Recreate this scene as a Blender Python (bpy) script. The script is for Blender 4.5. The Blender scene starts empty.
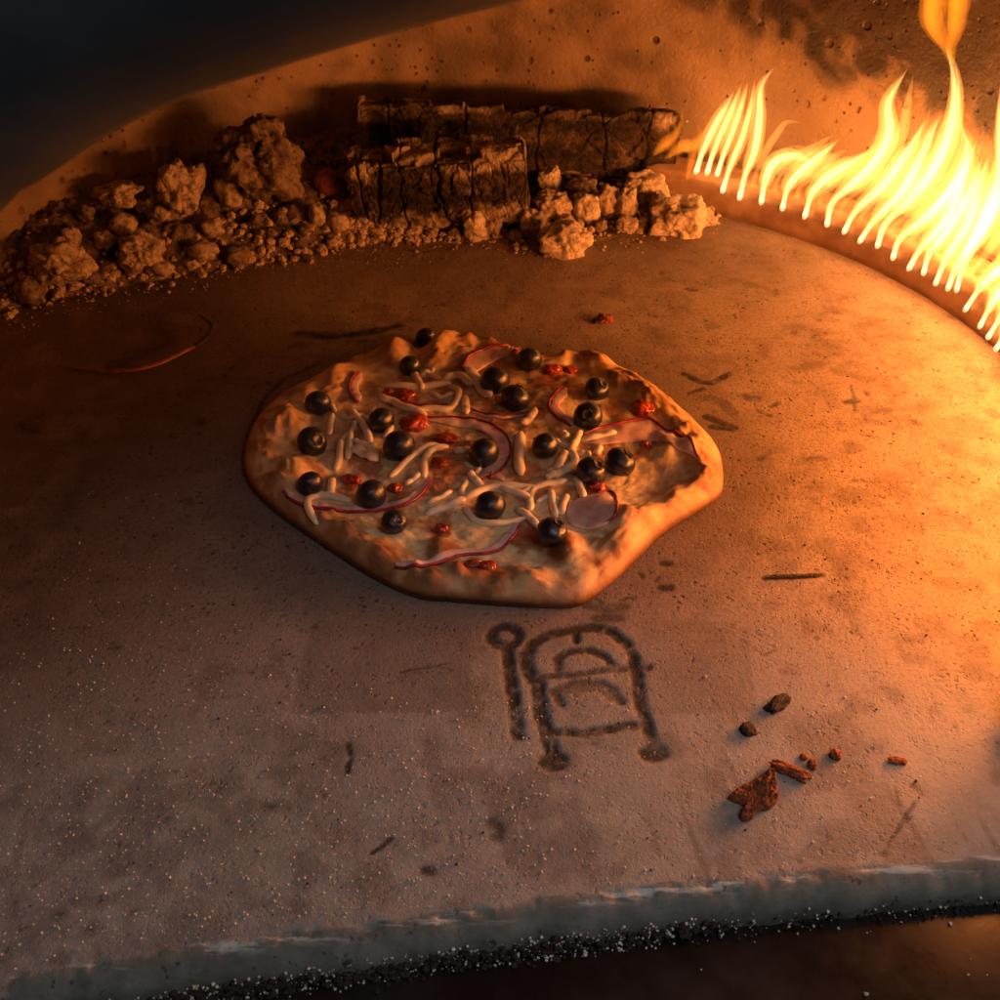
import bpy, bmesh, math, random
import numpy as np
from mathutils import Vector, Matrix, noise
from mathutils.bvhtree import BVHTree
random.seed(7); rng = np.random.default_rng(7)
S = bpy.context.scene
COL = S.collection
# ------------------------------------------------------------------ camera
F, H, PITCH = 1072.25, 0.4126, math.radians(38)
FW = Vector((0, math.cos(PITCH), -math.sin(PITCH))); UP = Vector((0, math.sin(PITCH), math.cos(PITCH))); RT = Vector((1, 0, 0))
CAM = Vector((0, 0, H))
cd = bpy.data.cameras.new('camera'); cam = bpy.data.objects.new('camera', cd); COL.objects.link(cam)
cam.location = CAM; cam.rotation_euler = (math.pi/2 - PITCH, 0, 0)
cd.sensor_width = 36; cd.lens = 36*F/1000; cd.clip_start = .01; cd.clip_end = 50
cd.dof.use_dof = True; cd.dof.focus_distance = .66; cd.dof.aperture_fstop = (cd.lens/1000)/0.0014
S.camera = cam
def ray(px, py):
    return FW + RT*((px-500)/F) + UP*((500-py)/F)
def flat(px, py, z=0.0):
    d = ray(px, py); return CAM + d*((z-H)/d.z)
def scale_at(p):                                   # metres per photo pixel at a point
    return (p-CAM).dot(FW)/F
CX, CY, RW, RB = 0.0, 0.64, 0.45, 0.385            # oven centre, wall radius, burner radius
def cyl(px, py, r):
    d = ray(px, py); ox, oy = CAM.x-CX, CAM.y-CY
    a = d.x**2+d.y**2; b = 2*(ox*d.x+oy*d.y); c = ox*ox+oy*oy-r*r
    t = (-b+math.sqrt(max(b*b-4*a*c, 0)))/(2*a); return CAM+d*t
# ------------------------------------------------------------------ helpers
def link(name, me, mats, parent=None, smooth=True, loc=None):
    o = bpy.data.objects.new(name, me); COL.objects.link(o)
    for m in (mats if isinstance(mats, (list, tuple)) else [mats]): me.materials.append(m)
    if smooth: me.polygons.foreach_set('use_smooth', [True]*len(me.polygons))
    if parent: o.parent = parent
    if loc is not None: o.location = loc
    return o
def tag(o, label, cat, group=None):
    o['label'] = label; o['category'] = cat
    if group: o['group'] = group
    return o
def kind(o, k, label=None, cat=None):
    o['kind'] = k
    if label: o['label'] = label
    if cat: o['category'] = cat
    return o
def empty(name, loc=(0, 0, 0)):
    o = bpy.data.objects.new(name, None); COL.objects.link(o); o.location = loc; o.empty_display_size = .02; return o
def mesh(name, vs, fs):
    me = bpy.data.meshes.new(name); me.from_pydata([tuple(v) for v in vs], [], fs); me.update(); return me
def grid_mesh(name, P, wrap=False):
    """P: (rows, cols, 3)"""
    n, m = P.shape[:2]
    i = np.arange(n-1)[:, None]; j = np.arange(m if wrap else m-1)[None, :]
    j2 = (j+1) % m
    q = np.stack([i*m+j, i*m+j2, (i+1)*m+j2, (i+1)*m+j], -1).reshape(-1, 4)
    me = bpy.data.meshes.new(name)
    me.vertices.add(n*m); me.vertices.foreach_set('co', P.reshape(-1).astype(np.float32))
    me.loops.add(q.size); me.loops.foreach_set('vertex_index', q.reshape(-1).astype(np.int32))
    me.polygons.add(len(q)); me.polygons.foreach_set('loop_start', np.arange(0, q.size, 4, dtype=np.int32))
    me.update(calc_edges=True); me.validate(); return me
def attr(me, name, vals):
    a = me.attributes.new(name, 'FLOAT', 'POINT'); a.data.foreach_set('value', np.asarray(vals, np.float32).reshape(-1))
def catmull(pts, n):
    pts = [Vector(p) for p in pts]
    if len(pts) == 2: return [pts[0].lerp(pts[1], i/(n-1)) for i in range(n)]
    P = [pts[0]*2-pts[1]]+pts+[pts[-1]*2-pts[-2]]
    L = [(pts[i+1]-pts[i]).length for i in range(len(pts)-1)]; T = sum(L) or 1; out = []
    for k in range(n):
        s = T*k/(n-1); i = 0
        while i < len(L)-1 and s > L[i]: s -= L[i]; i += 1
        u = min(1, s/(L[i] or 1)); a, b, c, d = P[i:i+4]
        out.append(.5*((2*b)+(c-a)*u+(2*a-5*b+4*c-d)*u*u+(3*b-a-3*c+d)*u**3))
    return out
def outward(me):
    bm = bmesh.new(); bm.from_mesh(me); bmesh.ops.recalc_face_normals(bm, faces=bm.faces[:])
    if bm.calc_volume(signed=True) < 0: bmesh.ops.reverse_faces(bm, faces=bm.faces[:])
    bm.to_mesh(me); bm.free(); return me
def tube(name, pts, rad, up=None, flatness=1.0, seg=10, caps=True):
    """tube along pts; rad: list (across), flatness: depth / width, up: direction of depth"""
    vs, fs = [], []; n = len(pts)
    for i, p in enumerate(pts):
        t = (pts[min(i+1, n-1)]-pts[max(i-1, 0)]).normalized()
        u = up[i] if isinstance(up, list) else (up or Vector((0, 0, 1)))
        b = t.cross(u)
        b = b.normalized() if b.length > 1e-6 else Vector((1, 0, 0))
        nn = b.cross(t).normalized()
        for k in range(seg):
            a = 2*math.pi*k/seg
            vs.append(p+b*(math.cos(a)*rad[i])+nn*(math.sin(a)*rad[i]*flatness))
    for i in range(n-1):
        for k in range(seg):
            fs.append((i*seg+k, i*seg+(k+1) % seg, (i+1)*seg+(k+1) % seg, (i+1)*seg+k))
    if caps:
        fs.append(tuple(range(seg-1, -1, -1))); fs.append(tuple(range((n-1)*seg, n*seg)))
    return outward(mesh(name, vs, fs))
# numpy value noise
_perm = rng.random((64, 64, 64)).astype(np.float32)
def vnoise(x, y, z=0.0):
    x = np.asarray(x, float); y = np.asarray(y, float); z = np.zeros_like(x)+z
    xi, yi, zi = np.floor(x).astype(int), np.floor(y).astype(int), np.floor(z).astype(int)
    f = lambda t: t*t*(3-2*t)
    fx, fy, fz = f(x-xi), f(y-yi), f(z-zi)
    g = lambda a, b, c: _perm[(xi+a) % 64, (yi+b) % 64, (zi+c) % 64]
    l = lambda a, b, t: a+(b-a)*t
    return l(l(l(g(0,0,0), g(1,0,0), fx), l(g(0,1,0), g(1,1,0), fx), fy), l(l(g(0,0,1), g(1,0,1), fx), l(g(0,1,1), g(1,1,1), fx), fy), fz)
def fbm(x, y, z=0.0, o=4):
    s, a, t = 0, .5, 0
    for k in range(o):
        s = s+a*vnoise(x*2**k+17*k, y*2**k+31*k, z*2**k+5*k); t += a; a *= .5
    return s/t
def sst(a, b, x):
    t = np.clip((x-a)/(b-a), 0, 1); return t*t*(3-2*t)
# ------------------------------------------------------------------ materials
class NT:
    def __init__(s, name):
        s.m = bpy.data.materials.new(name); s.m.use_nodes = True; s.t = s.m.node_tree; s.t.nodes.clear()
        s.out = s.n('ShaderNodeOutputMaterial')
    def n(s, typ, **kw):
        nd = s.t.nodes.new(typ)
        for k, v in kw.items():
            if k.startswith('i_'): s.set(nd.inputs[k[2:].replace('_', ' ')], v)
            else: setattr(nd, k, v)
        return nd
    def set(s, sock, v):
        if isinstance(v, bpy.types.NodeSocket): s.t.links.new(v, sock)
        elif isinstance(v, bpy.types.Node): s.t.links.new(v.outputs[0], sock)
        else: sock.default_value = (*v, 1) if isinstance(v, tuple) and len(v) == 3 and sock.type == 'RGBA' else v
    def attr(s, name): return s.n('ShaderNodeAttribute', attribute_name=name).outputs['Fac']
    def coord(s, which='Object'): return s.n('ShaderNodeTexCoord').outputs[which]
    def noise(s, scale, detail=4, rough=.55, vec=None, dist=0.0):
        nd = s.n('ShaderNodeTexNoise'); nd.inputs['Scale'].default_value = scale; nd.inputs['Detail'].default_value = detail
        nd.inputs['Roughness'].default_value = rough; nd.inputs['Distortion'].default_value = dist
        s.set(nd.inputs['Vector'], vec if vec is not None else s.coord()); return nd.outputs['Fac']
    def vor(s, scale, vec=None, feature='F1', rnd=1.0, out='Distance'):
        nd = s.n('ShaderNodeTexVoronoi', feature=feature); nd.inputs['Scale'].default_value = scale; nd.inputs['Randomness'].default_value = rnd
        s.set(nd.inputs['Vector'], vec if vec is not None else s.coord()); return nd.outputs[out]
    def ramp(s, fac, a, b, lo=0.0, hi=1.0):
        nd = s.n('ShaderNodeMapRange', interpolation_type='SMOOTHSTEP'); s.set(nd.inputs[0], fac)
        for i, v in zip((1, 2, 3, 4), (a, b, lo, hi)): nd.inputs[i].default_value = v
        return nd.outputs[0]
    def math(s, op, a, b=0.0):
        nd = s.n('ShaderNodeMath', operation=op); s.set(nd.inputs[0], a); s.set(nd.inputs[1], b); return nd.outputs[0]
    def mix(s, f, a, b):
        nd = s.n('ShaderNodeMix', data_type='RGBA'); s.set(nd.inputs[0], f); s.set(nd.inputs[6], a); s.set(nd.inputs[7], b); return nd.outputs[2]
    def bump(s, h, strength=.5, dist=.001, normal=None):
        nd = s.n('ShaderNodeBump'); nd.inputs['Strength'].default_value = strength; nd.inputs['Distance'].default_value = dist
        s.set(nd.inputs['Height'], h)
        if normal is not None: s.set(nd.inputs['Normal'], normal)
        return nd.outputs[0]
    def pbsdf(s, col, rough=.8, normal=None, **kw):
        p = s.n('ShaderNodeBsdfPrincipled'); s.set(p.inputs['Base Color'], col); s.set(p.inputs['Roughness'], rough)
        if normal is not None: s.set(p.inputs['Normal'], normal)
        for k, v in kw.items(): s.set(p.inputs[k.replace('_', ' ')], v)
        s.t.links.new(p.outputs[0], s.out.inputs['Surface']); return p
def mat_stone():
    b = NT('baking_stone'); P = b.coord()
    big = b.noise(7, 5, .6); mid = b.noise(38, 5, .65); fine = b.noise(420, 3, .6); grain = b.noise(1400, 2, .5)
    c = b.mix(b.ramp(big, .3, .7), (.255, .190, .155), (.345, .265, .215))
    c = b.mix(b.math('MULTIPLY', b.ramp(mid, .45, .72), .5), c, (.17, .115, .085))
    c = b.mix(b.math('MULTIPLY', b.ramp(fine, .48, .68), .6), c, (.11, .08, .065))
    c = b.mix(b.math('MULTIPLY', b.ramp(grain, .55, .75), .35), c, (.55, .47, .40))
    scr = b.n('ShaderNodeMapping'); b.set(scr.inputs[0], P); scr.inputs['Scale'].default_value = (260, 26, 1); scr.inputs['Rotation'].default_value = (0, 0, .5)
    sc = b.noise(1, 3, .6, scr.outputs[0])
    c = b.mix(b.math('MULTIPLY', b.ramp(sc, .56, .74), .3), c, (.12, .09, .075))
    # dark pits
    wn = b.n('ShaderNodeTexNoise'); wn.inputs['Scale'].default_value = 260; wn.inputs['Detail'].default_value = 3; b.set(wn.inputs['Vector'], P)
    wv = b.n('ShaderNodeVectorMath', operation='MULTIPLY_ADD'); b.set(wv.inputs[0], wn.outputs['Color']); wv.inputs[1].default_value = (.005, .005, .0); b.set(wv.inputs[2], P)
    WV = wv.outputs[0]
    v = b.vor(150, WV); pit = b.math('MULTIPLY', b.ramp(v, .10, .24, 1, 0), b.ramp(b.noise(23, 2), .44, .60))
    v2 = b.vor(430, WV); pit2 = b.math('MULTIPLY', b.ramp(v2, .12, .34, 1, 0), b.ramp(b.noise(60, 3), .43, .60))
    pits = b.math('MAXIMUM', pit, pit2)
    c = b.mix(b.math('MULTIPLY', pits, .85), c, (.035, .025, .02))
    # pale flour grains
    f = b.vor(330); fl = b.math('MULTIPLY', b.ramp(f, .08, .17, 1, 0), b.ramp(b.vor(330, out='Color'), .55, .75))
    fl = b.math('MULTIPLY', fl, b.attr('flour'))
    c = b.mix(b.attr('grey'), c, b.mix(b.ramp(mid, .3, .7), (.20, .195, .18), (.30, .29, .265)))
    c = b.mix(fl, c, (.75, .68, .56))
    c = b.mix(b.attr('soot_dark'), c, (.055, .036, .027))
    c = b.mix(b.attr('burn'), c, (.022, .017, .014))
    # painted front edge
    e = b.mix(b.ramp(b.noise(60, 4, .6), .3, .7), (.085, .088, .076), (.16, .163, .14))
    st = b.n('ShaderNodeMapping'); b.set(st.inputs[0], P); st.inputs['Scale'].default_value = (25, 160, 160)
    e = b.mix(b.math('MULTIPLY', b.ramp(b.noise(1, 4, .7, st.outputs[0]), .48, .62), b.attr('chip')), e, (.48, .50, .48))
    e = b.mix(b.ramp(b.noise(150, 3, .6), .62, .72), e, (.03, .03, .03))
    c = b.mix(b.attr('lip'), c, e)
    h = b.math('ADD', b.math('MULTIPLY', fine, .5), b.math('MULTIPLY', grain, .4)); h = b.math('MULTIPLY', b.math('SUBTRACT', h, b.math('MULTIPLY', pits, .6)), b.ramp(b.attr('lip'), 0, 1, 1, .35))
    b.pbsdf(c, b.ramp(mid, .3, .7, .62, .85), b.bump(h, .7, .0012), Specular_IOR_Level=.35); return b.m
def mat_dome():
    b = NT('dome_refractory')
    big = b.noise(6, 5, .6); mid = b.noise(45, 4, .6); fine = b.noise(300, 3, .6)
    c = b.mix(b.ramp(big, .3, .7), (.20, .14, .093), (.32, .23, .155))
    c = b.mix(b.math('MULTIPLY', b.ramp(mid, .45, .7), .4), c, (.20, .14, .10))
    v = b.vor(42); pit = b.math('MULTIPLY', b.ramp(v, .10, .2, 1, 0), b.ramp(b.noise(14, 2), .45, .58))
    v2 = b.vor(120); pit2 = b.math('MULTIPLY', b.ramp(v2, .10, .22, 1, 0), b.ramp(b.noise(30, 2), .48, .6))
    pits = b.math('MAXIMUM', pit, pit2)
    c = b.mix(b.math('MULTIPLY', pits, .85), c, (.05, .03, .02))
    c = b.mix(b.math('MULTIPLY', b.attr('soot_dark'), .93), c, (.020, .014, .011))
    h = b.math('SUBTRACT', b.math('ADD', b.math('MULTIPLY', mid, .8), b.math('MULTIPLY', fine, .35)), b.math('MULTIPLY', pits, .8))
    b.pbsdf(c, b.ramp(b.attr('soot_dark'), 0, 1, .8, .5), b.bump(h, .9, .003)); return b.m
def mat_coal(name, ash_a, ash_b, char, lo, hi, scale=55, glow=0):
    b = NT(name); oi = b.n('ShaderNodeObjectInfo')
    off = b.n('ShaderNodeVectorMath', operation='MULTIPLY_ADD'); b.set(off.inputs[0], b.n('ShaderNodeCombineXYZ', i_X=oi.outputs['Random'], i_Y=oi.outputs['Random'], i_Z=oi.outputs['Random']).outputs[0])
    off.inputs[1].default_value = (37, 21, 53); b.set(off.inputs[2], b.coord())
    V = off.outputs[0]
    n1 = b.noise(scale, 5, .65, V); n2 = b.noise(scale*5, 4, .65, V); n3 = b.noise(scale*18, 2, .5, V)
    c = b.mix(b.ramp(n2, .3, .7), ash_a, ash_b)
    c = b.mix(b.ramp(n1, lo, hi), c, char)
    c = b.mix(b.attr('crack'), c, tuple(x*.6 for x in char))
    h = b.math('ADD', n2, b.math('MULTIPLY', n3, .4))
    p = b.pbsdf(c, .95, b.bump(h, .9, .003), Specular_IOR_Level=.1)
    if glow:
        b.set(p.inputs['Emission Color'], (1, .07, .01)); b.set(p.inputs['Emission Strength'], b.math('MULTIPLY', b.ramp(n1, .35, .65), glow))
    return b.m
def mat_log():
    b = NT('charred_wood'); P = b.coord()
    mp = b.n('ShaderNodeMapping'); b.set(mp.inputs[0], P); mp.inputs['Scale'].default_value = (14, 90, 90)
    n1 = b.noise(1, 5, .65, mp.outputs[0]); n2 = b.noise(60, 4, .6); n3 = b.noise(420, 3, .6)
    c = b.mix(b.ramp(n1, .35, .68), (.014, .011, .009), (.048, .032, .022))
    c = b.mix(b.math('MULTIPLY', b.ramp(n2, .5, .7), .45), c, (.17, .12, .085))
    c = b.mix(b.attr('ash'), c, b.mix(n3, (.30, .23, .17), (.5, .41, .32)))
    c = b.mix(b.attr('crack'), c, (.008, .006, .005))
    h = b.math('ADD', b.math('MULTIPLY', n1, .8), b.math('MULTIPLY', n3, .35))
    b.pbsdf(c, .9, b.bump(h, .9, .004), Specular_IOR_Level=.2); return b.m
def mat_pizza():
    b = NT('pizza_dough'); n1 = b.noise(55, 4, .6); n2 = b.noise(190, 4, .6); n3 = b.noise(700, 2, .5)
    dough = b.mix(b.ramp(n1, .3, .7), (.52, .30, .125), (.70, .48, .245))
    brown = b.mix(b.ramp(n2, .3, .7), (.13, .036, .009), (.30, .105, .026))
    ch = b.mix(b.ramp(n2, .3, .7), (.78, .60, .30), (.90, .77, .50))
    ch = b.mix(b.math('MULTIPLY', b.ramp(n1, .55, .68), .6), ch, (.50, .32, .12))
    c = b.mix(b.attr('cheese'), dough, ch)
    c = b.mix(b.attr('sauce'), c, b.mix(n2, (.26, .045, .012), (.40, .11, .03)))
    c = b.mix(b.attr('brown'), c, brown)
    c = b.mix(b.attr('char'), c, (.06, .022, .01))
    h = b.math('ADD', b.math('MULTIPLY', n2, .8), b.math('MULTIPLY', n3, .3))
    r = b.math('ADD', b.math('MULTIPLY', b.attr('cheese'), -.36), b.ramp(n2, .3, .7, .55, .72))
    b.pbsdf(c, r, b.bump(h, .4, .0012), Subsurface_Weight=.12, Subsurface_Scale=.004, Subsurface_Radius=(1, .5, .25)); return b.m
def mat_simple(name, a, c2, scale, rough, bump=.3, dist=.001, coat=0, sss=0, **kw):
    b = NT(name); oi = b.n('ShaderNodeObjectInfo')
    off = b.n('ShaderNodeVectorMath', operation='ADD'); b.set(off.inputs[0], b.coord())
    cb = b.n('ShaderNodeCombineXYZ', i_X=oi.outputs['Random'], i_Y=oi.outputs['Random'], i_Z=oi.outputs['Random']); b.set(off.inputs[1], cb.outputs[0])
    n1 = b.noise(scale, 4, .6, off.outputs[0])
    c = b.mix(b.ramp(n1, .32, .68), a, c2)
    p = b.pbsdf(c, b.ramp(n1, .3, .7, max(.05, rough-.08), rough+.08), b.bump(b.noise(scale*3, 3, .6, off.outputs[0]), bump, dist), **kw)
    if coat: p.inputs['Coat Weight'].default_value = coat; p.inputs['Coat Roughness'].default_value = .12
    if sss:
        p.inputs['Subsurface Weight'].default_value = sss; p.inputs['Subsurface Scale'].default_value = .004
    return b.m
def mat_flame(name, col, s, surf, scol):
    b = NT(name)
    tr = b.n('ShaderNodeBsdfTransparent'); em = b.n('ShaderNodeEmission'); em.inputs[0].default_value = (*scol, 1); em.inputs[1].default_value = surf
    ad = b.n('ShaderNodeAddShader'); b.t.links.new(tr.outputs[0], ad.inputs[0]); b.t.links.new(em.outputs[0], ad.inputs[1])
    b.t.links.new(ad.outputs[0], b.out.inputs['Surface'])
    ve = b.n('ShaderNodeEmission'); ve.inputs[0].default_value = (*col, 1); ve.inputs[1].default_value = s
    b.t.links.new(ve.outputs[0], b.out.inputs['Volume'])
    b.m.cycles.emission_sampling = 'NONE'
    b.m.cycles.homogeneous_volume = True
    return b.m
M = dict(
    stone=mat_stone(), dome=mat_dome(), log=mat_log(), pizza=mat_pizza(),
    ash=mat_coal('ash_coated_coal', (.34, .26, .19), (.56, .45, .34), (.06, .045, .035), .56, .70),
    pale=mat_coal('white_ash_coal', (.50, .41, .31), (.72, .60, .47), (.12, .085, .06), .60, .74),
    dull=mat_coal('dull_ash_clinker', (.17, .125, .09), (.30, .225, .165), (.035, .026, .02), .48, .66),
    bed=mat_coal('ash_heap', (.13, .095, .07), (.25, .185, .135), (.03, .022, .018), .45, .65, 40),
    ember=mat_coal('ember', (.16, .06, .04), (.24, .09, .06), (.03, .02, .015), .50, .70, 60, .035),
    hood=mat_simple('blue_black_paint', (.028, .036, .042), (.040, .050, .058), 30, .55, .15, .0008),
    steel=mat_simple('heat_stained_steel', (.26, .15, .09), (.40, .26, .17), 40, .45, .4, .001, Metallic=.35),
    hole=mat_simple('dark_port', (.01, .008, .006), (.02, .015, .01), 80, .8),
    shelf=mat_simple('black_enamel', (.004, .004, .004), (.010, .008, .008), 25, .33, .2, .0008, Specular_IOR_Level=.5),
    berry=mat_simple('blueberry_skin', (.005, .006, .011), (.022, .026, .048), 60, .24, .2, .0006, coat=.25),
    calyx=mat_simple('blueberry_calyx', (.02, .016, .018), (.05, .04, .045), 160, .7),
    cheese=mat_simple('mozzarella', (.82, .70, .49), (.90, .82, .64), 90, .34, .2, .0006, sss=.3),
    onion=mat_simple('onion_flesh', (.66, .42, .40), (.80, .62, .56), 120, .30, .25, .0006, sss=.3),
    skin=mat_simple('onion_skin', (.22, .012, .035), (.36, .03, .06), 140, .30, .2, .0004, sss=.1),
    dry_onion=mat_simple('dried_onion', (.10, .028, .02), (.24, .09, .06), 160, .5, .4, .0008),
    tomato=mat_simple('tomato_pulp', (.24, .022, .010), (.42, .065, .025), 150, .22, .5, .0015, coat=.4, sss=.2),
    crumb=mat_simple('burnt_crust', (.15, .030, .008), (.50, .135, .035), 420, .75, 1.0, .0025),
    burnt=mat_simple('charred_scrap', (.012, .008, .006), (.04, .022, .014), 260, .8, .8, .002),
    flour=mat_simple('flour_grain', (.42, .37, .30), (.74, .67, .56), 300, .7, .3),
    flame=mat_flame('yellow_flame', (1, .40, .07), 120, .01, (1, .4, .08)),
    flame_core=mat_flame('flame_core', (1, .50, .17), 400, .02, (1, .4, .08)),
    flame_base=mat_flame('flame_droplet', (1, .52, .18), 330, .04, (1, .5, .15)),
    flame_thin=mat_flame('thin_flame', (1, .40, .06), 75, .005, (1, .35, .05)),
    flame_orange=mat_flame('orange_flame', (1, .22, .008), 42, .004, (1, .25, .02)),
)
# ------------------------------------------------------------------ baking floor (setting)
def seg_dist(X, Y, pts):
    d = np.full(X.shape, 1e9)
    for (x0, y0), (x1, y1) in zip(pts[:-1], pts[1:]):
        dx, dy = x1-x0, y1-y0; L = dx*dx+dy*dy or 1
        t = np.clip(((X-x0)*dx+(Y-y0)*dy)/L, 0, 1)
        d = np.minimum(d, np.hypot(X-x0-t*dx, Y-y0-t*dy))
    return d
def lipy(x): return .250+.136*x-.13*x*x
def floor_xy(px, py): p = flat(px, py); return (p.x, p.y)
def build_floor():
    u = np.concatenate([np.arange(-.5, -.3, .005), np.arange(-.3, .3, .0013), np.arange(.3, .5001, .005)])
    v = np.concatenate([np.arange(0, .46, .0013), np.arange(.46, .95, .003)])
    prof = [(-.0122, -.016), (-.0122, -.0125), (-.0119, -.0095), (-.0108, -.0064), (-.0088, -.0040), (-.0062, -.0021), (-.0038, -.0009), (-.0016, -.0002)]
    vv = np.concatenate([[p[0] for p in prof], v]); zz = np.concatenate([[p[1] for p in prof], np.zeros(len(v))])
    X = np.broadcast_to(u[None, :], (len(vv), len(u))).copy(); Y = lipy(X)+vv[:, None]; Z = np.broadcast_to(zz[:, None], X.shape).copy()
    V = np.broadcast_to(vv[:, None], X.shape)
    # worn front edge
    w = (fbm(X*60, vv[:, None]*0+3.3+X*0, 0, 3)-.5)
    k = sst(.012, -.004, V)
    Y = Y+k*w*.004; Z = Z - np.maximum(0, fbm(X*130, V*200+9.1, 0, 4)-.58)*.010*sst(-.0148, -.006, V)*sst(.004, -.001, V)
    wx = (fbm(X*180, Y*180, .3, 3)-.5)*.0022; wy = (fbm(X*180, Y*180, 7.7, 3)-.5)*.0022
    Xw, Yw = X+wx, Y+wy
    n = fbm(X*320, Y*320, 3.1, 3); nl = fbm(X*60, Y*60, 1.1, 4)
    W = lambda P: [floor_xy(*p) for p in P]
    burn = np.zeros(X.shape); groove = np.zeros(X.shape); soot_dark = np.zeros(X.shape)
    def stroke(P, half, strength=1.0, soft=.6, ragged=.5, into='burn'):
        nonlocal burn, soot_dark
        d = seg_dist(Xw, Yw, W(P)); strength = min(.97, strength*1.2); t = sst(half*(1+soft), half*(1-soft), d)*strength
        t = np.clip(t*(1+ragged*(n-.5)*4), 0, strength)
        if into == 'burn': burn = np.maximum(burn, t)
        else: soot_dark = np.maximum(soot_dark, t)
        return t
    # oven and peel emblem burnt into the stone
    def ring(cx, cy, rx, ry, k=14): return [(cx+rx*math.cos(2*math.pi*i/k), cy+ry*math.sin(2*math.pi*i/k)) for i in range(k+1)]
    EM = [(ring(505, 636, 14, 10), .0022, .9), ([(507, 650), (512, 690), (518, 735)], .0026, .95),
          ([(526, 655), (532, 643), (545, 635), (570, 630), (592, 627), (610, 631), (625, 642), (633, 656), (637, 674), (638, 694), (643, 715), (650, 735), (653, 748)], .0023, .9),
          ([(526, 655), (527, 668), (532, 677), (538, 684), (541, 712), (548, 738), (554, 762)], .0028, .95),
          (ring(553, 761, 9, 5), .0022, .95), (ring(654, 753, 9, 5), .0022, .95),
          ([(557, 668), (556, 658), (570, 651), (588, 650), (604, 656), (614, 667)], .0018, .75),
          ([(536, 677), (570, 674), (602, 670), (632, 668), (648, 667)], .0016, .65),
          ([(562, 704), (553, 691), (573, 682), (600, 682), (614, 690), (621, 702)], .0018, .6), ([(565, 688), (600, 686), (612, 696)], .0024, .45),
          ([(553, 730), (582, 733), (610, 728), (637, 725)], .0018, .75), ([(575, 628), (576, 641)], .0018, .8)]
    em = np.zeros(X.shape)
    for P, hw, s in EM: em = np.maximum(em, stroke(P, hw*1.35, s, .5, .4))
    groove = em*.0006
    # burnt marks on the stone
    for P, hw, s in [
        ([(298, 333), (330, 337), (365, 333), (398, 326)], .0042, .95), ([(292, 346), (300, 344)], .003, .6),
        ([(252, 425), (262, 402), (282, 380), (318, 364)], .0018, .6),
        ([(684, 374), (699, 382), (712, 383), (729, 374)], .0026, .85), ([(689, 393), (703, 388)], .002, .7),
        ([(706, 398), (722, 403), (730, 412)], .0045, .45), ([(706, 417), (720, 423), (734, 428)], .003, .85), ([(712, 427), (732, 429)], .0028, .85),
        ([(746, 397), (757, 399)], .004, .5), ([(770, 407), (778, 403)], .002, .6), ([(760, 412), (770, 416)], .0018, .6),
        ([(851, 385), (854, 399), (855, 412)], .0012, .6), ([(846, 402), (856, 400)], .0032, .7), ([(879, 411), (889, 411)], .0035, .38),
        ([(760, 459), (768, 453)], .0025, .55), ([(810, 458), (824, 459)], .0022, .5), ([(855, 481), (857, 480)], .002, .6), ([(863, 480), (864, 481)], .002, .6),
        ([(765, 578), (795, 577), (822, 575)], .0019, .9), ([(685, 289), (696, 290)], .002, .7), ([(974, 383), (982, 390)], .0035, .4), ([(991, 411), (995, 416)], .004, .4),
        ([(663, 563), (668, 564)], .0024, .8), ([(656, 582), (660, 577)], .0009, .6), ([(662, 588), (668, 588)], .0030, .85), ([(622, 601), (628, 598), (634, 599)], .0010, .6),
        ([(640, 574), (643, 577)], .0014, .7), ([(648, 570), (650, 573)], .0010, .7), ([(582, 590), (592, 597), (603, 603)], .0012, .6),
        ([(585, 605), (605, 610), (622, 607)], .0035, .5), ([(597, 618), (618, 618)], .003, .55),
        ([(348, 745), (351, 758), (347, 772)], .0014, .8), ([(372, 853), (382, 846), (391, 838)], .0012, .75), ([(492, 822), (498, 830), (496, 836)], .0030, .6),
        ([(425, 870), (431, 872)], .0022, .7), ([(914, 803), (903, 822), (882, 855)], .0009, .6), ([(898, 825), (912, 818)], .0007, .5), ([(896, 790), (899, 806)], .0009, .5),
        ([(913, 785), (920, 792)], .0016, .5), ([(400, 672), (445, 664)], .0007, .6), ([(440, 667), (452, 671)], .0008, .5), ([(740, 640), (765, 655), (775, 650)], .0007, .5),
        ([(20, 425), (35, 432)], .004, .6), ([(185, 500), (190, 503)], .003, .3)]:
        stroke(P, hw, s)
    for P, hw, s in [([(530, 845), (532, 870)], .006, .35), ([(556, 848), (558, 872)], .006, .32), ([(583, 840), (588, 868)], .006, .35), ([(370, 880), (378, 892)], .008, .35),
                     ([(320, 800), (345, 830)], .010, .25), ([(735, 492), (790, 482)], .005, .35), ([(725, 500), (742, 488)], .009, .4), ([(735, 280), (765, 288)], .005, .4),
                     ([(815, 735), (840, 750)], .012, .30), ([(870, 800), (900, 840)], .010, .30), ([(720, 830), (760, 850)], .010, .22), ([(600, 590), (650, 600)], .006, .35),
                     ([(120, 320), (205, 340)], .010, .35), ([(650, 330), (670, 345)], .008, .35)]:
        stroke(P, hw, s, .8, .5, 'soot_dark')
    # faint squares left by pans
    def rect(P, s):
        q = W(P); nonlocal soot_dark
        ins = np.ones(X.shape)
        for (x0, y0), (x1, y1) in zip(q, q[1:]+q[:1]):
            L = math.hypot(x1-x0, y1-y0); ins = np.minimum(ins, sst(-.001, .0015, ((x1-x0)*(Yw-y0)-(y1-y0)*(Xw-x0))/L))
        soot_dark = np.maximum(soot_dark, ins*s*(.5+nl))
    rect([(290, 715), (472, 712), (470, 622), (310, 625)], .36); rect([(640, 716), (756, 712), (748, 628), (636, 628)], .28)
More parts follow.
